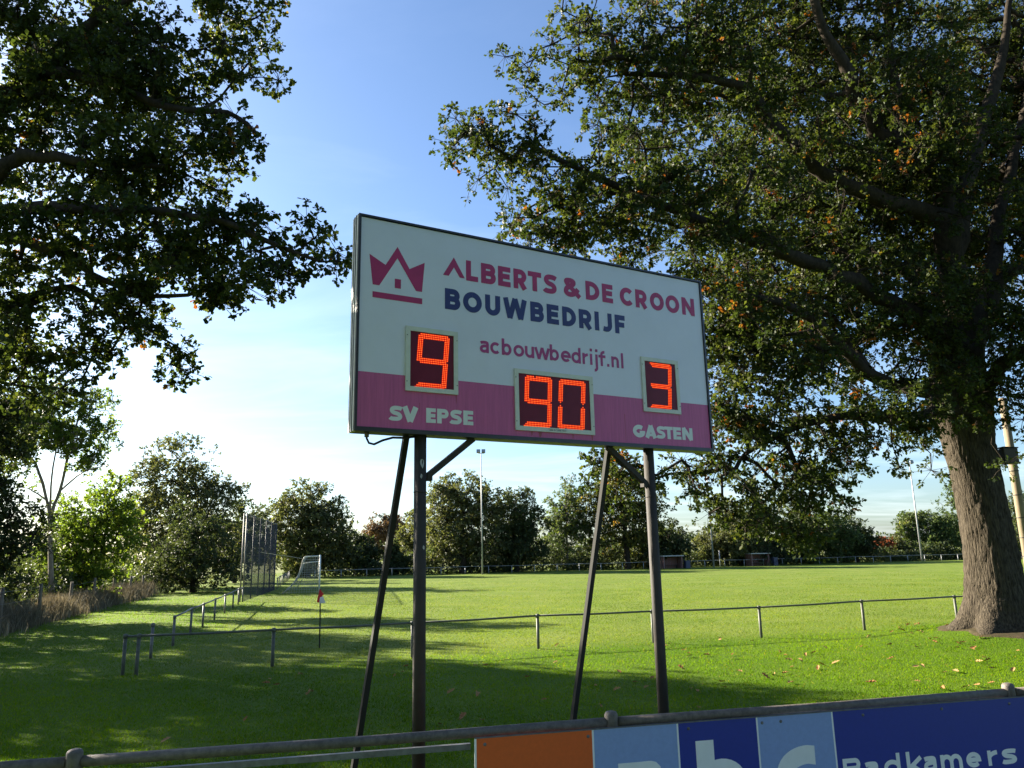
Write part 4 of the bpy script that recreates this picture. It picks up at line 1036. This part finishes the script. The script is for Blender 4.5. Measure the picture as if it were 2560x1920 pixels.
for c_, a, b in L2: letter_mesh(mb, put, c_, a, b, 1.398 + (a - 1) * .004, .24, .064)
mb.build('trade_lettering', mNavy, sb)
mb = MB()
L3 = [('a', 1.415, 1.514), ('c', 1.545, 1.655), ('b', 1.691, 1.802), ('o', 1.842, 1.967), ('u', 1.992, 2.1), ('w', 2.12, 2.31), ('b', 2.326, 2.437), ('e', 2.478, 2.604), ('d', 2.627, 2.745), ('r', 2.783, 2.855), ('i', 2.888, 2.916), ('j', 2.927, 2.992), ('f', 3.018, 3.112), ('.', 3.134, 3.168), ('n', 3.208, 3.306), ('l', 3.347, 3.383)]
for c_, a, b in L3: letter_mesh(mb, put, c_, a - .007, b + .007, .955 + (a - 1.4) * .006, .137, .034)
mb.build('web_address_lettering', mMagenta, sb)
mb = MB()
for c_, a, b in [('S', .366, .512), ('V', .504, .686), ('E', .772, .88), ('P', .896, 1.03), ('S', 1.043, 1.186), ('E', 1.2, 1.318)]:
    letter_mesh(mb, put, '!' + c_, a, b, .122 + (a + b) * .004, .156, .04)
mb.build('home_team_lettering', mLetterWhite, sb)
mb = MB()
for c_, a, b in [('G', 3.472, 3.658), ('A', 3.657, 3.838), ('S', 3.836, 3.978), ('T', 3.968, 4.098), ('E', 4.104, 4.23), ('N', 4.25, 4.42)]:
    letter_mesh(mb, put, '!' + c_, a, b, .124 + (a - 3.4) * .008, .156, .04)
mb.build('guest_team_lettering', mLetterWhite, sb)
# rust runs on the pink sheet
mb = MB()
for (u, v0, v1, w_) in [(2.16, .05, .112, .05), (2.05, .06, .112, .025), (2.87, .05, .112, .03), (1.12, .35, .448, .012), (3.36, .05, .40, .007), (4.22, .36, .45, .01), (2.6, .055, .11, .02), (.7, .2, .33, .006)]:
    mb = MB(); mb.add([bp(u - w_ / 2, v1, F0 + .0008), bp(u - w_ * .25, v0, F0 + .0008), bp(u + w_ * .2, v0 + .01, F0 + .0008), bp(u + w_ / 2, v1, F0 + .0008)], [(0, 1, 2, 3)]); mb.build('rust_run', mRust, sb)

SEG = {'9': 'abcdfg', '0': 'abcdef', '3': 'abcdg'}
def digit(parent, ch, u0, v0, wd, ht, slant, skip=()):
    """seven-segment digit of LED dots, 18 columns x 29 rows"""
    nx, ny = 18, 29
    px_, py_ = wd / (nx - 1), ht / (ny - 1)
    mid = 14
    used = set(skip)
    for s in SEG[ch]:
        z = ch == '0'
        on = set()
        if s == 'a':
            for k in range(3): on |= {(c, ny - 1 - k) for c in range(k if ch == '3' else (1 if k == 0 else 0), nx - (1 if k == 0 else 0))}
        if s == 'g':
            for k in (-1, 0, 1): on |= {(c, mid + k) for c in range(2 if k == -1 else 1, nx - 1)}
        if s == 'd':
            for k in range(3): on |= {(c, k) for c in range((1 if k == 0 else 0) if z else k, nx - (1 if k == 0 else 0))}
        if s == 'b':
            for k in range(3): on |= {(nx - 1 - k, r_) for r_ in range(mid + 1 + abs(k - 1) * z, ny - 1)}
        if s == 'c':
            for k in range(3): on |= {(nx - 1 - k, r_) for r_ in range(1, mid - abs(k - 1) * z)}
        if s == 'f':
            for k in range(3): on |= {(k, r_) for r_ in range(mid + 1 + abs(k - 1) * z - (ch == '9'), ny - 1)}
        if s == 'e':
            for k in range(3): on |= {(k, r_) for r_ in range(1, mid - abs(k - 1) * z)}
        on -= used; used |= on
        mb_ = MB()
        nred = 0
        for rad_, t_, sides_ in ((.0101, .0012, 8), (.0046, .0024, 6)):
            for c, r_ in sorted(on):
                cu = u0 + c * px_ + slant * r_ / (ny - 1); cv = v0 + r_ * py_
                mb_.add([bp(cu + rad_ * math.cos(2 * math.pi * k / sides_), cv + rad_ * math.sin(2 * math.pi * k / sides_), F0 + .007 + t_) for k in range(sides_)], [tuple(range(sides_))])
            if sides_ == 8: nred = len(mb_.f)
        sg = mb_.build('digit_segment', mLedRed, parent)
        sg.data.materials.append(mLedCore)
        for p in sg.data.polygons:
            if p.index >= nred: p.material_index = 1

def display(u0, u1, v0, v1, label):
    fr = .05
    scr = MB(); bbox(scr, u0 + fr, u1 - fr, v0 + fr, v1 - fr, F0 + .0005, F0 + .007)
    s = scr.build('score_display', mScreen, sb); s['label'] = label
    for (a, b, c_, d_) in ((u0, u1, v1 - fr, v1), (u0, u1, v0, v0 + fr)):
        m_ = MB(); k = 1 if c_ > (v0 + v1) / 2 else -1
        o_, i_ = (d_, c_) if k > 0 else (c_, d_)
        pts = [(a, o_), (b, o_), (b - fr, i_), (a + fr, i_)]
        V = [bp(x, y, F0 + .016) for x, y in pts] + [bp(x, y, F0) for x, y in pts]
        m_.add(V, [(0, 1, 2, 3) if k < 0 else (3, 2, 1, 0), (0, 4, 5, 1), (1, 5, 6, 2), (2, 6, 7, 3), (3, 7, 4, 0)])
        m_.build('display_frame', mFrameWhite, s)
    for (a, b) in ((u0, u0 + fr), (u1 - fr, u1)):
        m_ = MB(); k = 1 if a > (u0 + u1) / 2 else -1
        o_, i_ = (b, a) if k > 0 else (a, b)
        e_ = .0018
        pts = [(o_, v0 + e_), (o_, v1 - e_), (i_, v1 - fr - e_), (i_, v0 + fr + e_)]
        V = [bp(x, y, F0 + .0158) for x, y in pts] + [bp(x, y, F0) for x, y in pts]
        m_.add(V, [(0, 1, 2, 3) if k > 0 else (3, 2, 1, 0), (0, 4, 5, 1), (1, 5, 6, 2), (2, 6, 7, 3), (3, 7, 4, 0)])
        m_.build('display_frame', mFrameWhite, s)
    for uu in (u0 + .014, u1 - .014):
        for vv_ in (v0 + .1, v1 - .1):
            MB().tube(bp(uu, vv_, F0 + .016), bp(uu, vv_, F0 + .019), .0055, n=8).build('screw', mBlack, s)
    return s
s1 = display(.536, 1.137, .45, 1.148, 'left score display showing a 9')
digit(s1, '9', .644, .5, .345, .578, .045)
s2 = display(1.836, 2.902, .114, .814, 'wide lower display showing 90 minutes')
digit(s2, '9', 1.95, .17, .345, .57, .032, {(6, 28)})
digit(s2, '0', 2.395, .165, .355, .572, .042, {(5, 0)})
s3 = display(3.652, 4.247, .453, 1.148, 'right score display showing a 3')
digit(s3, '3', 3.755, .5, .335, .578, .043)
# maker's name in small print on the lower frame of the wide display
mb = MB()
xx_ = 2.333
put2 = lambda u, v, t=0: bp(u, v, F0 + .0168 + t)
heavy_letters(mb, put2, [(c_, xx_ + i * .021, xx_ + i * .021 + .016) for i, c_ in enumerate('SCORETEC')], lambda u: .129, .02, .015)
for i, (a, b) in enumerate([(2.27, 2.325), (2.28, 2.322), (2.262, 2.318)]):
    vv_ = .13 + i * .008
    mb.add([put2(a, vv_), put2(b, vv_), put2(b, vv_ + .004), put2(a, vv_ + .004)], [(0, 1, 2, 3)])
mb.build('maker_lettering', mBlack, s2)
# posts, struts and braces
TB = -.105
for uu, dz in ((.75, 0), (3.772, 0)):
    p0 = bp(uu, 0, TB); p0.z = -.25
    m_ = MB(); m_.tube(p0, bp(uu, -.001, TB), .064, n=20)
    q = p0.copy(); q.z = 2.98
    m_.tube(q - Vector((0, 0, .006)), q + Vector((0, 0, .006)), .0665, n=20)
    m_.build('post', mPostSteel, sb, True)
def strut(u_top, u_bot, back):
    a = bp(u_top, -.002, TB - .07); b = bp(u_bot, 0, TB - back); b.z = -.1
    ax = (b - a); L_ = ax.length; ax.normalize()
    s_ = ax.cross(BN).normalized(); t_ = ax.cross(s_)
    MB().box((a + b) / 2, ax * (L_ / 2), s_ * .029, t_ * .029).build('strut', mStrut, sb)
strut(.62, .40, 1.02)
strut(3.22, 3.03, .92)
def brace(ua, va, ub, vb):
    a = bp(ua, va, TB); b = bp(ub, vb, TB); ax = (b - a); L_ = ax.length; ax.normalize()
    s_ = ax.cross(BN).normalized()
    MB().box((a + b) / 2, ax * (L_ / 2), s_ * .03, BN * .03).build('brace', mPostSteel, sb)
brace(.80, -.44, 1.36, .0)
brace(3.72, -.44, 3.16, .0)
m_ = MB(); m_.box(bp(.846, -.425, TB), BD * .028, BZ * .04, BN * .036); m_.build('bracket', mPostSteel, sb)
m_ = MB(); m_.box(bp(3.675, -.425, TB), BD * .028, BZ * .04, BN * .036); m_.build('bracket', mPostSteel, sb)
cb = MB()
cb.path([bp(.16, .0, -.08), bp(.16, -.06, -.08), bp(.185, -.105, -.08), bp(.24, -.115, -.082), bp(.33, -.07, -.085), bp(.44, -.035, -.09), bp(.56, -.03, -.1), bp(.68, -.012, -.1)], .012, 8)
cb.build('cable', mStrut, sb, True)
MB().tube(bp(.16, .002, -.08), bp(.16, -.045, -.08), .024, n=12).build('cable_gland', mGalv, sb, True)
# flaking paint patches on the left post
mb = MB()
def flake(uu, zz, w_, h_, seed):
    random.seed(seed); k = 9
    pts = []
    for i in range(k):
        a = 2 * math.pi * i / k; r_ = random.uniform(.6, 1)
        th = w_ * r_ * math.cos(a) / .064
        c0 = BA + BD * uu + BN * TB
        dirv = (BN * math.cos(th) + BD * math.sin(th)) * .0655
        pts.append(c0 + dirv + BZ * (zz + h_ * r_ * math.sin(a)))
    m_ = MB(); m_.add(pts, [tuple(range(k))]); m_.build('flaking_paint', mMast, sb)
flake(.745, 3.27, .03, .06, 3); flake(.765, 2.42, .012, .025, 5); flake(.735, 3.14, .015, .03, 6)

# ------------------------------------------------------------------ near railing and advertising board
RA = Vector((-3.19, 5.934, 0)); RD = Vector((.973, .231, 0)).normalized(); RN = Vector((RD.y, -RD.x, 0))
def rp(s, z, t=0.): return RA + RD * s + RN * t + BZ * z
nr_ = empty('pitch_railing', rp(0, 0), 'thick grey pipe railing in front of the scoreboard', 'railing', 'railings round the pitch')
stations = (-4.05, 0, 4.07, 8.08, 12.1)
for a, b in zip(stations[:-1], stations[1:]):
    MB().path([rp(a + .052, .955), rp((a + b) / 2, .948), rp(b - .052, .955)], .0385, 14).build('rail', mRailNear, nr_, True)
for s_ in stations:
    m_ = MB()
    m_.path([rp(s_, -.1), rp(s_, .885)], .042, 14)
    m_.path([rp(s_, .885), rp(s_, .89), rp(s_, 1.015), rp(s_, 1.034), rp(s_, 1.042)], [.05, .056, .056, .044, .02], 18)
    m_.build('post', mRailNear, nr_, True)
m_ = MB(); m_.box(rp(.2, .857, .03), RD * 2.67, BZ * .021, RN * .012); m_.box(rp(.2, .876, .018), RD * 2.67, BZ * .003, RN * .02)
m_.build('flat_bar', mGalv, nr_)
ab = empty('advertising_board', rp(7.5, 0, .062), 'advertising board with an orange end, blue squares and white letters on the near railing', 'advertising board')
ZT, ZBt = .918, .16
def panel(s0, s1, mat_, lab):
    m_ = MB(); m_.box(rp((s0 + s1) / 2, (ZT + ZBt) / 2, .062), RD * ((s1 - s0) / 2), BZ * ((ZT - ZBt) / 2), RN * .006)
    o_ = m_.build('board_panel', mat_, ab); o_['label'] = lab
cuts = [2.905, 3.881, 4.63, 5.371, 6.108, 10.4]
mats_ = [mOrangeP, mLightBlue, mBlue, mLightBlue, mBlue]
labs = ['plain orange panel', 'light blue panel with the letter a', 'royal blue panel with the letter b', 'light blue panel with the letter c', 'long royal blue panel with the shop name']
for i in range(5): panel(cuts[i] + .008, cuts[i + 1] - .008, mats_[i], labs[i])
for c_ in cuts[:-1]:
    m_ = MB(); m_.box(rp(c_, (ZT + ZBt) / 2, .062), RD * .0078, BZ * ((ZT - ZBt) / 2), RN * .0062); m_.build('white_stripe', mBoardWhite, ab)
m_ = MB(); m_.box(rp(6.65, ZT + .004, .058), RD * 3.75, BZ * .0035, RN * .014); m_.build('top_edge', mGalv, ab)
putr = lambda u, v, t=0: rp(u, v, .0692 + t)
mb = MB()
letter_mesh(mb, putr, 'b', 4.784, 5.235, .235, .382, .165); mb.build('letter', mBoardWhite, ab)['label'] = 'white letter b'; mb = MB()
# square-cut stem top of the b and heavy bowls of a and c
letter_mesh(mb, putr, 'a', 4.045, 4.47, .235, .412, .165); mb.build('letter', mBoardWhite, ab)['label'] = 'white letter a'; mb = MB()
L_, Rr = ribbon(arc(5.83, .44, .235, .15, 88, 270, 20), .15)
V = []
for a, b in zip(L_, Rr): V += [putr(a.x, a.y), putr(b.x, b.y)]
mb.add(V, [(2 * i, 2 * i + 1, 2 * i + 3, 2 * i + 2) for i in range(len(L_) - 1)])
mb.add([putr(5.83, .515), putr(5.9, .502), putr(5.903, .655), putr(5.83, .665)], [(0, 1, 2, 3)])
mb.build('letter', mBoardWhite, ab)['label'] = 'white letter c'
mb = MB()
for ch, a, b in [('B', 6.165, 6.345), ('a', 6.375, 6.515), ('d', 6.575, 6.745), ('k', 6.81, 6.98), ('a', 6.985, 7.12), ('m', 7.165, 7.395), ('e', 7.44, 7.6), ('r', 7.675, 7.79), ('s', 7.825, 8.0)]:
    letter_mesh(mb, putr, ch, a, b, .355, .172 if ch == 'B' else .13, .038)
mb.build('shop_name_lettering', mBoardWhite, ab)
for s_ in (2.98, 3.84, 4.73, 5.42, 5.6, 6.42, 7.25, 8.0):
    MB().path([rp(s_, .872, .066), rp(s_, .872, .071), rp(s_, .872, .075)], [.014, .013, .006], 12).build('bolt', mGalv, ab, True)

# ------------------------------------------------------------------ railings round the pitch
def railing(label, pts, hgt, rp_, rr_, mat_p, gaps=(), ext=0, zoff=0):
    root = empty('pitch_railing', (pts[0][0], pts[0][1], 0), label, 'railing', 'railings round the pitch')
    for x, y in pts:
        z0 = float(ground_z(x, y))
        m_ = MB()
        m_.path([(x, y, z0 - .15), (x, y, z0 + hgt - .05)], rp_, 10)
        m_.path([(x, y, z0 + hgt - .05), (x, y, z0 + hgt + .03), (x, y, z0 + hgt + .042)], [rp_ * 1.22, rp_ * 1.22, rp_ * .7], 10)
        m_.build('post', mat_p, root, True)
    for i in range(len(pts) - 1):
        if i in gaps: continue
        a, b = pts[i], pts[i + 1]
        za, zb_ = float(ground_z(*a)) + hgt, float(ground_z(*b)) + hgt
        mid = ((a[0] + b[0]) / 2, (a[1] + b[1]) / 2, (za + zb_) / 2 - .012)
        MB().path([(a[0], a[1], za), mid, (b[0], b[1], zb_)], rr_, 8).build('rail', mat_p, root, True)
    return root
near = [(-8.29, 16.99), (-8.0, 16.98), (-5.44, 17.93), (-2.47, 18.93), (.516, 19.99), (3.52, 20.85), (6.55, 21.62), (9.77, 22.62), (13.0, 23.7), (16.2, 24.7), (19.4, 25.7), (22.6, 26.7), (25.8, 27.7)]
railing('long slim pipe railing crossing the lawn behind the scoreboard posts', near, .79, .038, .024, mGreenSteel)
goal_line = [(-8.95, 19.68), (-9.62, 22.46), (-10.68, 26.21), (-11.22, 28.57), (-12.0, 31.7), (-12.89, 35.2), (-13.68, 38.4), (-14.55, 41.6), (-15.2, 44.1)]
railing('short pipe railing running back from the corner to the catch net', goal_line, .79, .038, .026, mGalv, gaps=(0,))
g2 = [(-18.25 - .245 * (k * 3.0), 60.5 + .97 * k * 3.0) for k in range(10)]
railing('short blue grey railing between the catch net and the far trees', g2, .85, .04, .026, mGalv)
far = [(20 + s_ * .9636 - .45, 101.6 + s_ * .267) for s_ in np.arange(-44, 62, 2.9)]
railing('low railing along the far touchline behind the dugouts', far, .85, .04, .024, mMast)

# ------------------------------------------------------------------ ball catch net
gd = Vector((-.1866, .9824, 0)); n0 = Vector((-15.25, 44.3, 0))
cn_ = empty('ball_catch_net', n0, 'tall dark ball catch net on steel posts behind the goal', 'catch net')
for k in range(6):
    p = n0 + gd * (k * 3.0)
    MB().path([p - BZ * .2, p + BZ * 4.88], .042, 10).build('post', mGalv, cn_, True)
p = n0 + gd * -.12 + Vector((-.14, 0, 0))
MB().path([p - BZ * .2, p + BZ * 4.86], .042, 10).build('post', mGalv, cn_, True)
MB().path([n0 + BZ * 4.83, n0 + gd * 15 + BZ * 4.83], .025, 8).build('top_bar', mGalv, cn_, True)
net = MB()
for i in range(int(15 / .1) + 1):
    q = n0 + gd * (i * .1) + Vector((.055, 0, 0))
    net.path([q + BZ * .02, q + BZ * 4.8], .0055, 3, False)
for j in range(int(4.8 / .1) + 1):
    z_ = .02 + j * .1
    net.path([n0 + BZ * z_ + Vector((.055, 0, 0)), n0 + gd * 15 + BZ * z_ + Vector((.055, 0, 0))], .0055, 3, False)
net.build('netting', mNet, cn_)

# ------------------------------------------------------------------ goal
gdir = Vector((-.242, .970, 0)).normalized(); gb = Vector((-.970, -.242, 0)).normalized()
G0 = Vector((-13.16, 52.96, 0))
goal = empty('football_goal', G0, 'white football goal seen from the side with a sagging net', 'goal')
for k in (0, 7.32):
    p = G0 + gdir * k
    MB().path([p - BZ * .1, p + BZ * 2.46], .06, 12).build('goal_post', mGoal, goal, True)
MB().path([G0 + BZ * 2.44, G0 + gdir * 7.32 + BZ * 2.44], .058, 12).build('crossbar', mGoal, goal, True)
prof = [(0, 2.44), (.55, 2.4), (1.0, 2.32), (1.12, 2.18), (1.2, 1.8), (1.34, 1.3), (1.58, .8), (1.9, .38), (2.35, .03)]
for k in (0, 7.32):
    p = G0 + gdir * k
    MB().path([p + BZ * 2.4 + gb * b for b in ()] or [p + BZ * 2.42, p + gb * .9 + BZ * 2.40, p + gb * 1.04 + BZ * 2.34, p + gb * 1.12 + BZ * 2.2], .028, 10).build('net_arm', mGoal, goal, True)
    MB().path([p + gb * 1.1 + BZ * 1.95, p + BZ * 2.05], .015, 8).build('net_arm_stay', mGoal, goal, True)
net = MB()
pl_ = []
for i in range(len(prof) - 1):
    a, b = prof[i], prof[i + 1]; L_ = math.hypot(b[0] - a[0], b[1] - a[1]); k = max(1, round(L_ / .16))
    for q in range(k): pl_.append((a[0] + (b[0] - a[0]) * q / k, a[1] + (b[1] - a[1]) * q / k))
pl_.append(prof[-1])
cr_n = .008
for i in range(int(7.32 / .16) + 1):
    p = G0 + gdir * min(i * .16, 7.32)
    net.path([p + gb * b + BZ * z for b, z in pl_], cr_n, 3, False)
for b, z in pl_:
    net.path([G0 + gb * b + BZ * z, G0 + gdir * 7.32 + gb * b + BZ * z], cr_n, 3, False)
for k in (0, 7.32):     # side panels
    p = G0 + gdir * k
    for z in np.arange(.1, 2.4, .16):
        bmax = np.interp(z, [q[1] for q in reversed(prof)], [q[0] for q in reversed(prof)])
        net.path([p + BZ * z, p + gb * bmax + BZ * z], cr_n, 3, False)
    for b in np.arange(.16, 2.3, .16):
        zt_ = np.interp(b, [q[0] for q in prof], [q[1] for q in prof])
        zb2 = .02
        net.path([p + gb * b + BZ * zb2, p + gb * b + BZ * zt_], cr_n, 3, False)
net.build('goal_net', mNetWhite, goal)
for k in (0, 7.32):
    p = G0 + gdir * k
    mbb = MB(); mbb.path([p + gb * b + BZ * z for b, z in prof[2:]], .04, 6); mbb.build('net_hem', mNetWhite, goal, True)
MB().path([G0 + gb * 1.1 + BZ * 2.25, Vector((-14.8, 51.4, 2.42)), Vector((-16.35, 50.2, 2.72))], .014, 6).build('tie_rope', mNetWhite, goal, True)

# ------------------------------------------------------------------ corner flag
cf = empty('corner_flag', (-5.28, 21.49, 0), 'red and white corner flag on a thin pole', 'corner flag')
MB().path([(-5.28, 21.49, -.1), (-5.29, 21.49, .75), (-5.31, 21.49, 1.5)], .018, 10).build('pole', mStrut, cf, True)
def cloth(name, mat_, rows):
    m_ = MB()
    V = []; w_ = len(rows[0])
    for r_ in rows: V += [(-5.31 + x, 21.485 + y, z) for x, y, z in r_]
    m_.add(V, [(i * w_ + j, i * w_ + j + 1, (i + 1) * w_ + j + 1, (i + 1) * w_ + j) for i in range(len(rows) - 1) for j in range(w_ - 1)])
    m_.build(name, mat_, cf, True)
cloth('red_half', mRed, [[(-.015, -.022, 1.49), (.01, -.028, 1.49), (.03, -.02, 1.47)], [(-.03, -.03, 1.38), (.02, -.045, 1.38), (.075, -.02, 1.34)], [(-.055, -.04, 1.26), (0.0, -.06, 1.27), (.05, -.03, 1.25), ][:3], [(-.07, -.04, 1.16), (-.03, -.055, 1.15), (.005, -.03, 1.16)]])
cloth('white_half', mFlagWhite, [[(.012, -.05, 1.29), (.06, -.03, 1.3), (.095, -.03, 1.31)], [(.005, -.05, 1.22), (.07, -.06, 1.22), (.13, -.03, 1.21)], [(.0, -.045, 1.14), (.08, -.04, 1.13), (.17, -.03, 1.14)]])
cloth('red_fold', mRed, [[(.02, -.015, 1.44), (.06, -.02, 1.42), (.085, -.01, 1.4)], [(.02, -.02, 1.38), (.06, -.03, 1.36), (.105, -.012, 1.33)]])

# ------------------------------------------------------------------ dugouts and bins
td = Vector((.9636, .267, 0)); tn = Vector((.267, -.9636, 0))
def dugout(c, w_, h_, label):
    c = Vector(c)
    root = empty('dugout', c, label, 'dugout', 'dugouts on the far touchline')
    def bx(s0, s1, d0, d1, z0, z1, name, mat_, lab=None):
        m_ = MB(); m_.box(c + td * ((s0 + s1) / 2) + tn * ((d0 + d1) / 2) + BZ * ((z0 + z1) / 2), td * ((s1 - s0) / 2), tn * ((d1 - d0) / 2), BZ * ((z1 - z0) / 2))
        return m_.build(name, mat_, root)
    h2 = w_ / 2
    bx(-h2, h2, -1.4, -1.2, 0, h_ - .12, 'back_wall', mBrick)
    bx(-h2, -h2 + .2, -1.2, 0, 0, h_ - .12, 'side_wall', mBrick)
    bx(h2 - .2, h2, -1.2, 0, 0, h_ - .12, 'side_wall', mBrick)
    bx(-h2 - .1, h2 + .1, -1.5, .2, h_ - .119, h_, 'roof', mRoof)
    bx(-h2 + .21, h2 - .21, -1.19, -.8, .36, .42, 'bench', mBench)
    bx(-h2 + .4, -h2 + .5, -1.1, -.9, 0, .359, 'bench_leg', mBench)
    bx(h2 - .5, h2 - .4, -1.1, -.9, 0, .359, 'bench_leg', mBench)
dugout((20.0, 100.3, 0), 2.75, 1.62, 'left brick dugout with a flat pale roof on the far touchline')
dugout((32.55, 104.9, 0), 2.75, 1.66, 'right brick dugout with a flat pale roof on the far touchline')
def storage_bin(c, lab, h_):
    c = Vector(c); root = empty('storage_bin', c, lab, 'bin', 'dark bins beside the dugouts')
    MB().box(c + BZ * (h_ / 2), td * .3, tn * .35, BZ * (h_ / 2)).build('body', mBin, root)
    MB().box(c + BZ * (h_ + .03), td * .33, tn * .38, BZ * .03).build('lid', mBin, root)
storage_bin((21.85, 100.8, 0), 'dark blue bin beside the left dugout', .9)
storage_bin((34.55, 105.4, 0), 'dark blue bin beside the right dugout', 1.0)

# ------------------------------------------------------------------ floodlight masts
def mast(x, y, h_, label, r_=.09):
    root = empty('floodlight_mast', (x, y, 0), label, 'floodlight', 'floodlight masts round the pitch')
    MB().path([(x, y, -.1), (x, y, h_ * .5), (x, y, h_)], [r_, r_ * .75, r_ * .5], 10).build('pole', mMast, root, True)
    MB().path([(x - .42, y, h_ - .05), (x + .42, y, h_ - .05)], .035, 6).build('crossarm', mMast, root, True)
    for dx_ in (-.3, .3):
        m_ = MB(); m_.box((x + dx_, y - .12, h_ + .2), (.22, 0, 0), (0, .1, -.06), (0, .08, .17)); m_.build('lamp', mMast, root)
mast(-3.85, 90.7, 14.0, 'tall thin floodlight mast between the two trees right of the left scoreboard post', .1)
mast(58.3, 113.3, 14.0, 'tall thin floodlight mast left of the big oak trunk', .13)
mast(25.7, 102.6, 14.0, 'tall thin floodlight mast between the two dugouts, its head hidden in leaves', .12)
sp_ = empty('fence_post', (26.7, 103.2, 0), 'thin pale steel post next to the floodlight mast between the dugouts', 'post')
MB().path([(26.7, 103.2, -.1), (26.7, 103.2, 2.1)], .06, 8).build('shaft', mMast, sp_, True)

# ------------------------------------------------------------------ wooden pole and box by the big oak
wp = empty('utility_pole', (16.86, 26.0, 0), 'tan wooden pole rising behind the trunk of the big oak', 'pole')
MB().path([(16.86, 26, -.3), (16.86, 26, 4), (16.86, 26, 7.2)], [.15, .135, .12], 16).build('shaft', mWoodPole, wp, True)
for z_ in (1.9, 2.5, 3.15, 3.9, 4.7):
    MB().path([(16.86, 26, z_ - .012), (16.86, 26, z_ + .012)], .15, 16).build('band', mBlack, wp, True)
nb = empty('nest_box', (13.22, 20.55, 4.5), 'dark box fixed to the right side of the big oak trunk', 'box')
nb.rotation_euler = (0, 0, 0)
MB().box((13.21, 20.5, 4.6), (.18, 0, 0), (0, .14, 0), (0, 0, .2)).build('box', mBench, nb)
MB().box((13.21, 20.49, 4.82), (.2, 0, -.01), (0, .15, 0), (0, 0, .014)).build('lid', mStrut, nb)

# ------------------------------------------------------------------ old wooden fence on the left
of_ = empty('wooden_fence', (-18.3, 28.2, 0), 'old grey wooden post and wire fence standing in dry grass', 'fence')
random.seed(11)
tops = []
for k in range(-1, 8):
    y = 28.2 + 4.28 * k; x = -18.5 - .276 * (y - 29)
    lx, ly = random.uniform(-.07, .07), random.uniform(-.07, .07)
    h_ = random.uniform(1.38, 1.6)
    MB().path([(x, y, -.2), (x + lx * .5, y + ly * .5, h_ * .5), (x + lx, y + ly, h_)], [.075, .07, .062], 9).build('post', mWoodOld, of_, True)
    tops.append((x + lx, y + ly, h_))
for fz in (.35, .62, .9):
    MB().path([(t[0] + .07, t[1], t[2] * fz) for t in tops], .004, 4).build('wire', mGalv, of_)

# ------------------------------------------------------------------ fallen leaves
random.seed(5)
variants = []
for k in range(6):
    bmv = MB(); nn = 9
    curl = random.uniform(.25, .6); bend = random.uniform(-.3, .4)
    half = [(0, .012), (.12, .05), (.25, .16), (.36, .11), (.5, .24), (.62, .15), (.76, .22), (.9, .1), (1, .01)]
    V = []
    for a, b in half:
        zc_ = bend * (a - .5) ** 2 + .05
        V += [(a - .5, -b, zc_ + curl * b * b * 6), (a - .5, 0, zc_), (a - .5, b, zc_ + curl * b * b * 5)]
    Fz = []
    for i in range(len(half) - 1):
        o_ = i * 3
        Fz += [(o_, o_ + 1, o_ + 4, o_ + 3), (o_ + 1, o_ + 2, o_ + 5, o_ + 4)]
    me = D.meshes.new('fallen_leaf'); me.from_pydata(V, [], [tuple(reversed(f)) for f in Fz]); me.materials.append(mLeafDead if k % 2 == 0 else mLeafDead2)
    variants.append(me)
spots = []
def px_spot(x, y): spots.append((x, y))
for _ in range(95):         # under the big oak's edge, right of the scoreboard
    spots.append((random.gauss(7.2, 2.9), random.gauss(15.0, 2.6)))
for _ in range(48):
    a = random.uniform(0, 2 * math.pi); r_ = random.gauss(2.2, .7)
    spots.append((12.2 + r_ * math.cos(a), 20.3 + r_ * math.sin(a)))
for _ in range(40):
    spots.append((random.uniform(-5, 4), random.uniform(8.5, 18)))
for _ in range(26):
    spots.append((random.uniform(3, 9), random.uniform(9.5, 13)))
k = 0
for x, y in spots:
    if y < 8.2 or abs(x) > .72 * y or y > 24: continue
    o_ = D.objects.new('fallen_leaf', random.choice(variants)); col.objects.link(o_)
    sz = random.uniform(.11, .21)
    o_.scale = (sz, sz, sz * random.uniform(.8, 1.4))
    o_.location = (x, y, float(ground_z(x, y)) + .028)
    o_.rotation_euler = (random.uniform(-.5, .5), random.uniform(-.5, .5), random.uniform(0, 6.28))
    hue = 'dark brown' if o_.data in variants[0::2] else 'tan'
    if math.hypot(x - 12.4, y - 20.7) < 3.4: where = 'beside the roots of the big oak'
    elif x > 5.5: where = 'on lawn between right scoreboard post and big oak' if y > 12.5 else 'on lawn just behind the blue advertising board'
    elif x > 1.2: where = 'on lawn around the right scoreboard post'
    else: where = 'on shaded lawn around the left scoreboard post'
    if sz > .175: hue = 'large ' + hue
    elif sz < .135: hue = 'small ' + hue
    tag(o_, hue + ' fallen oak leaf ' + where, 'leaf', 'fallen leaves on the grass')
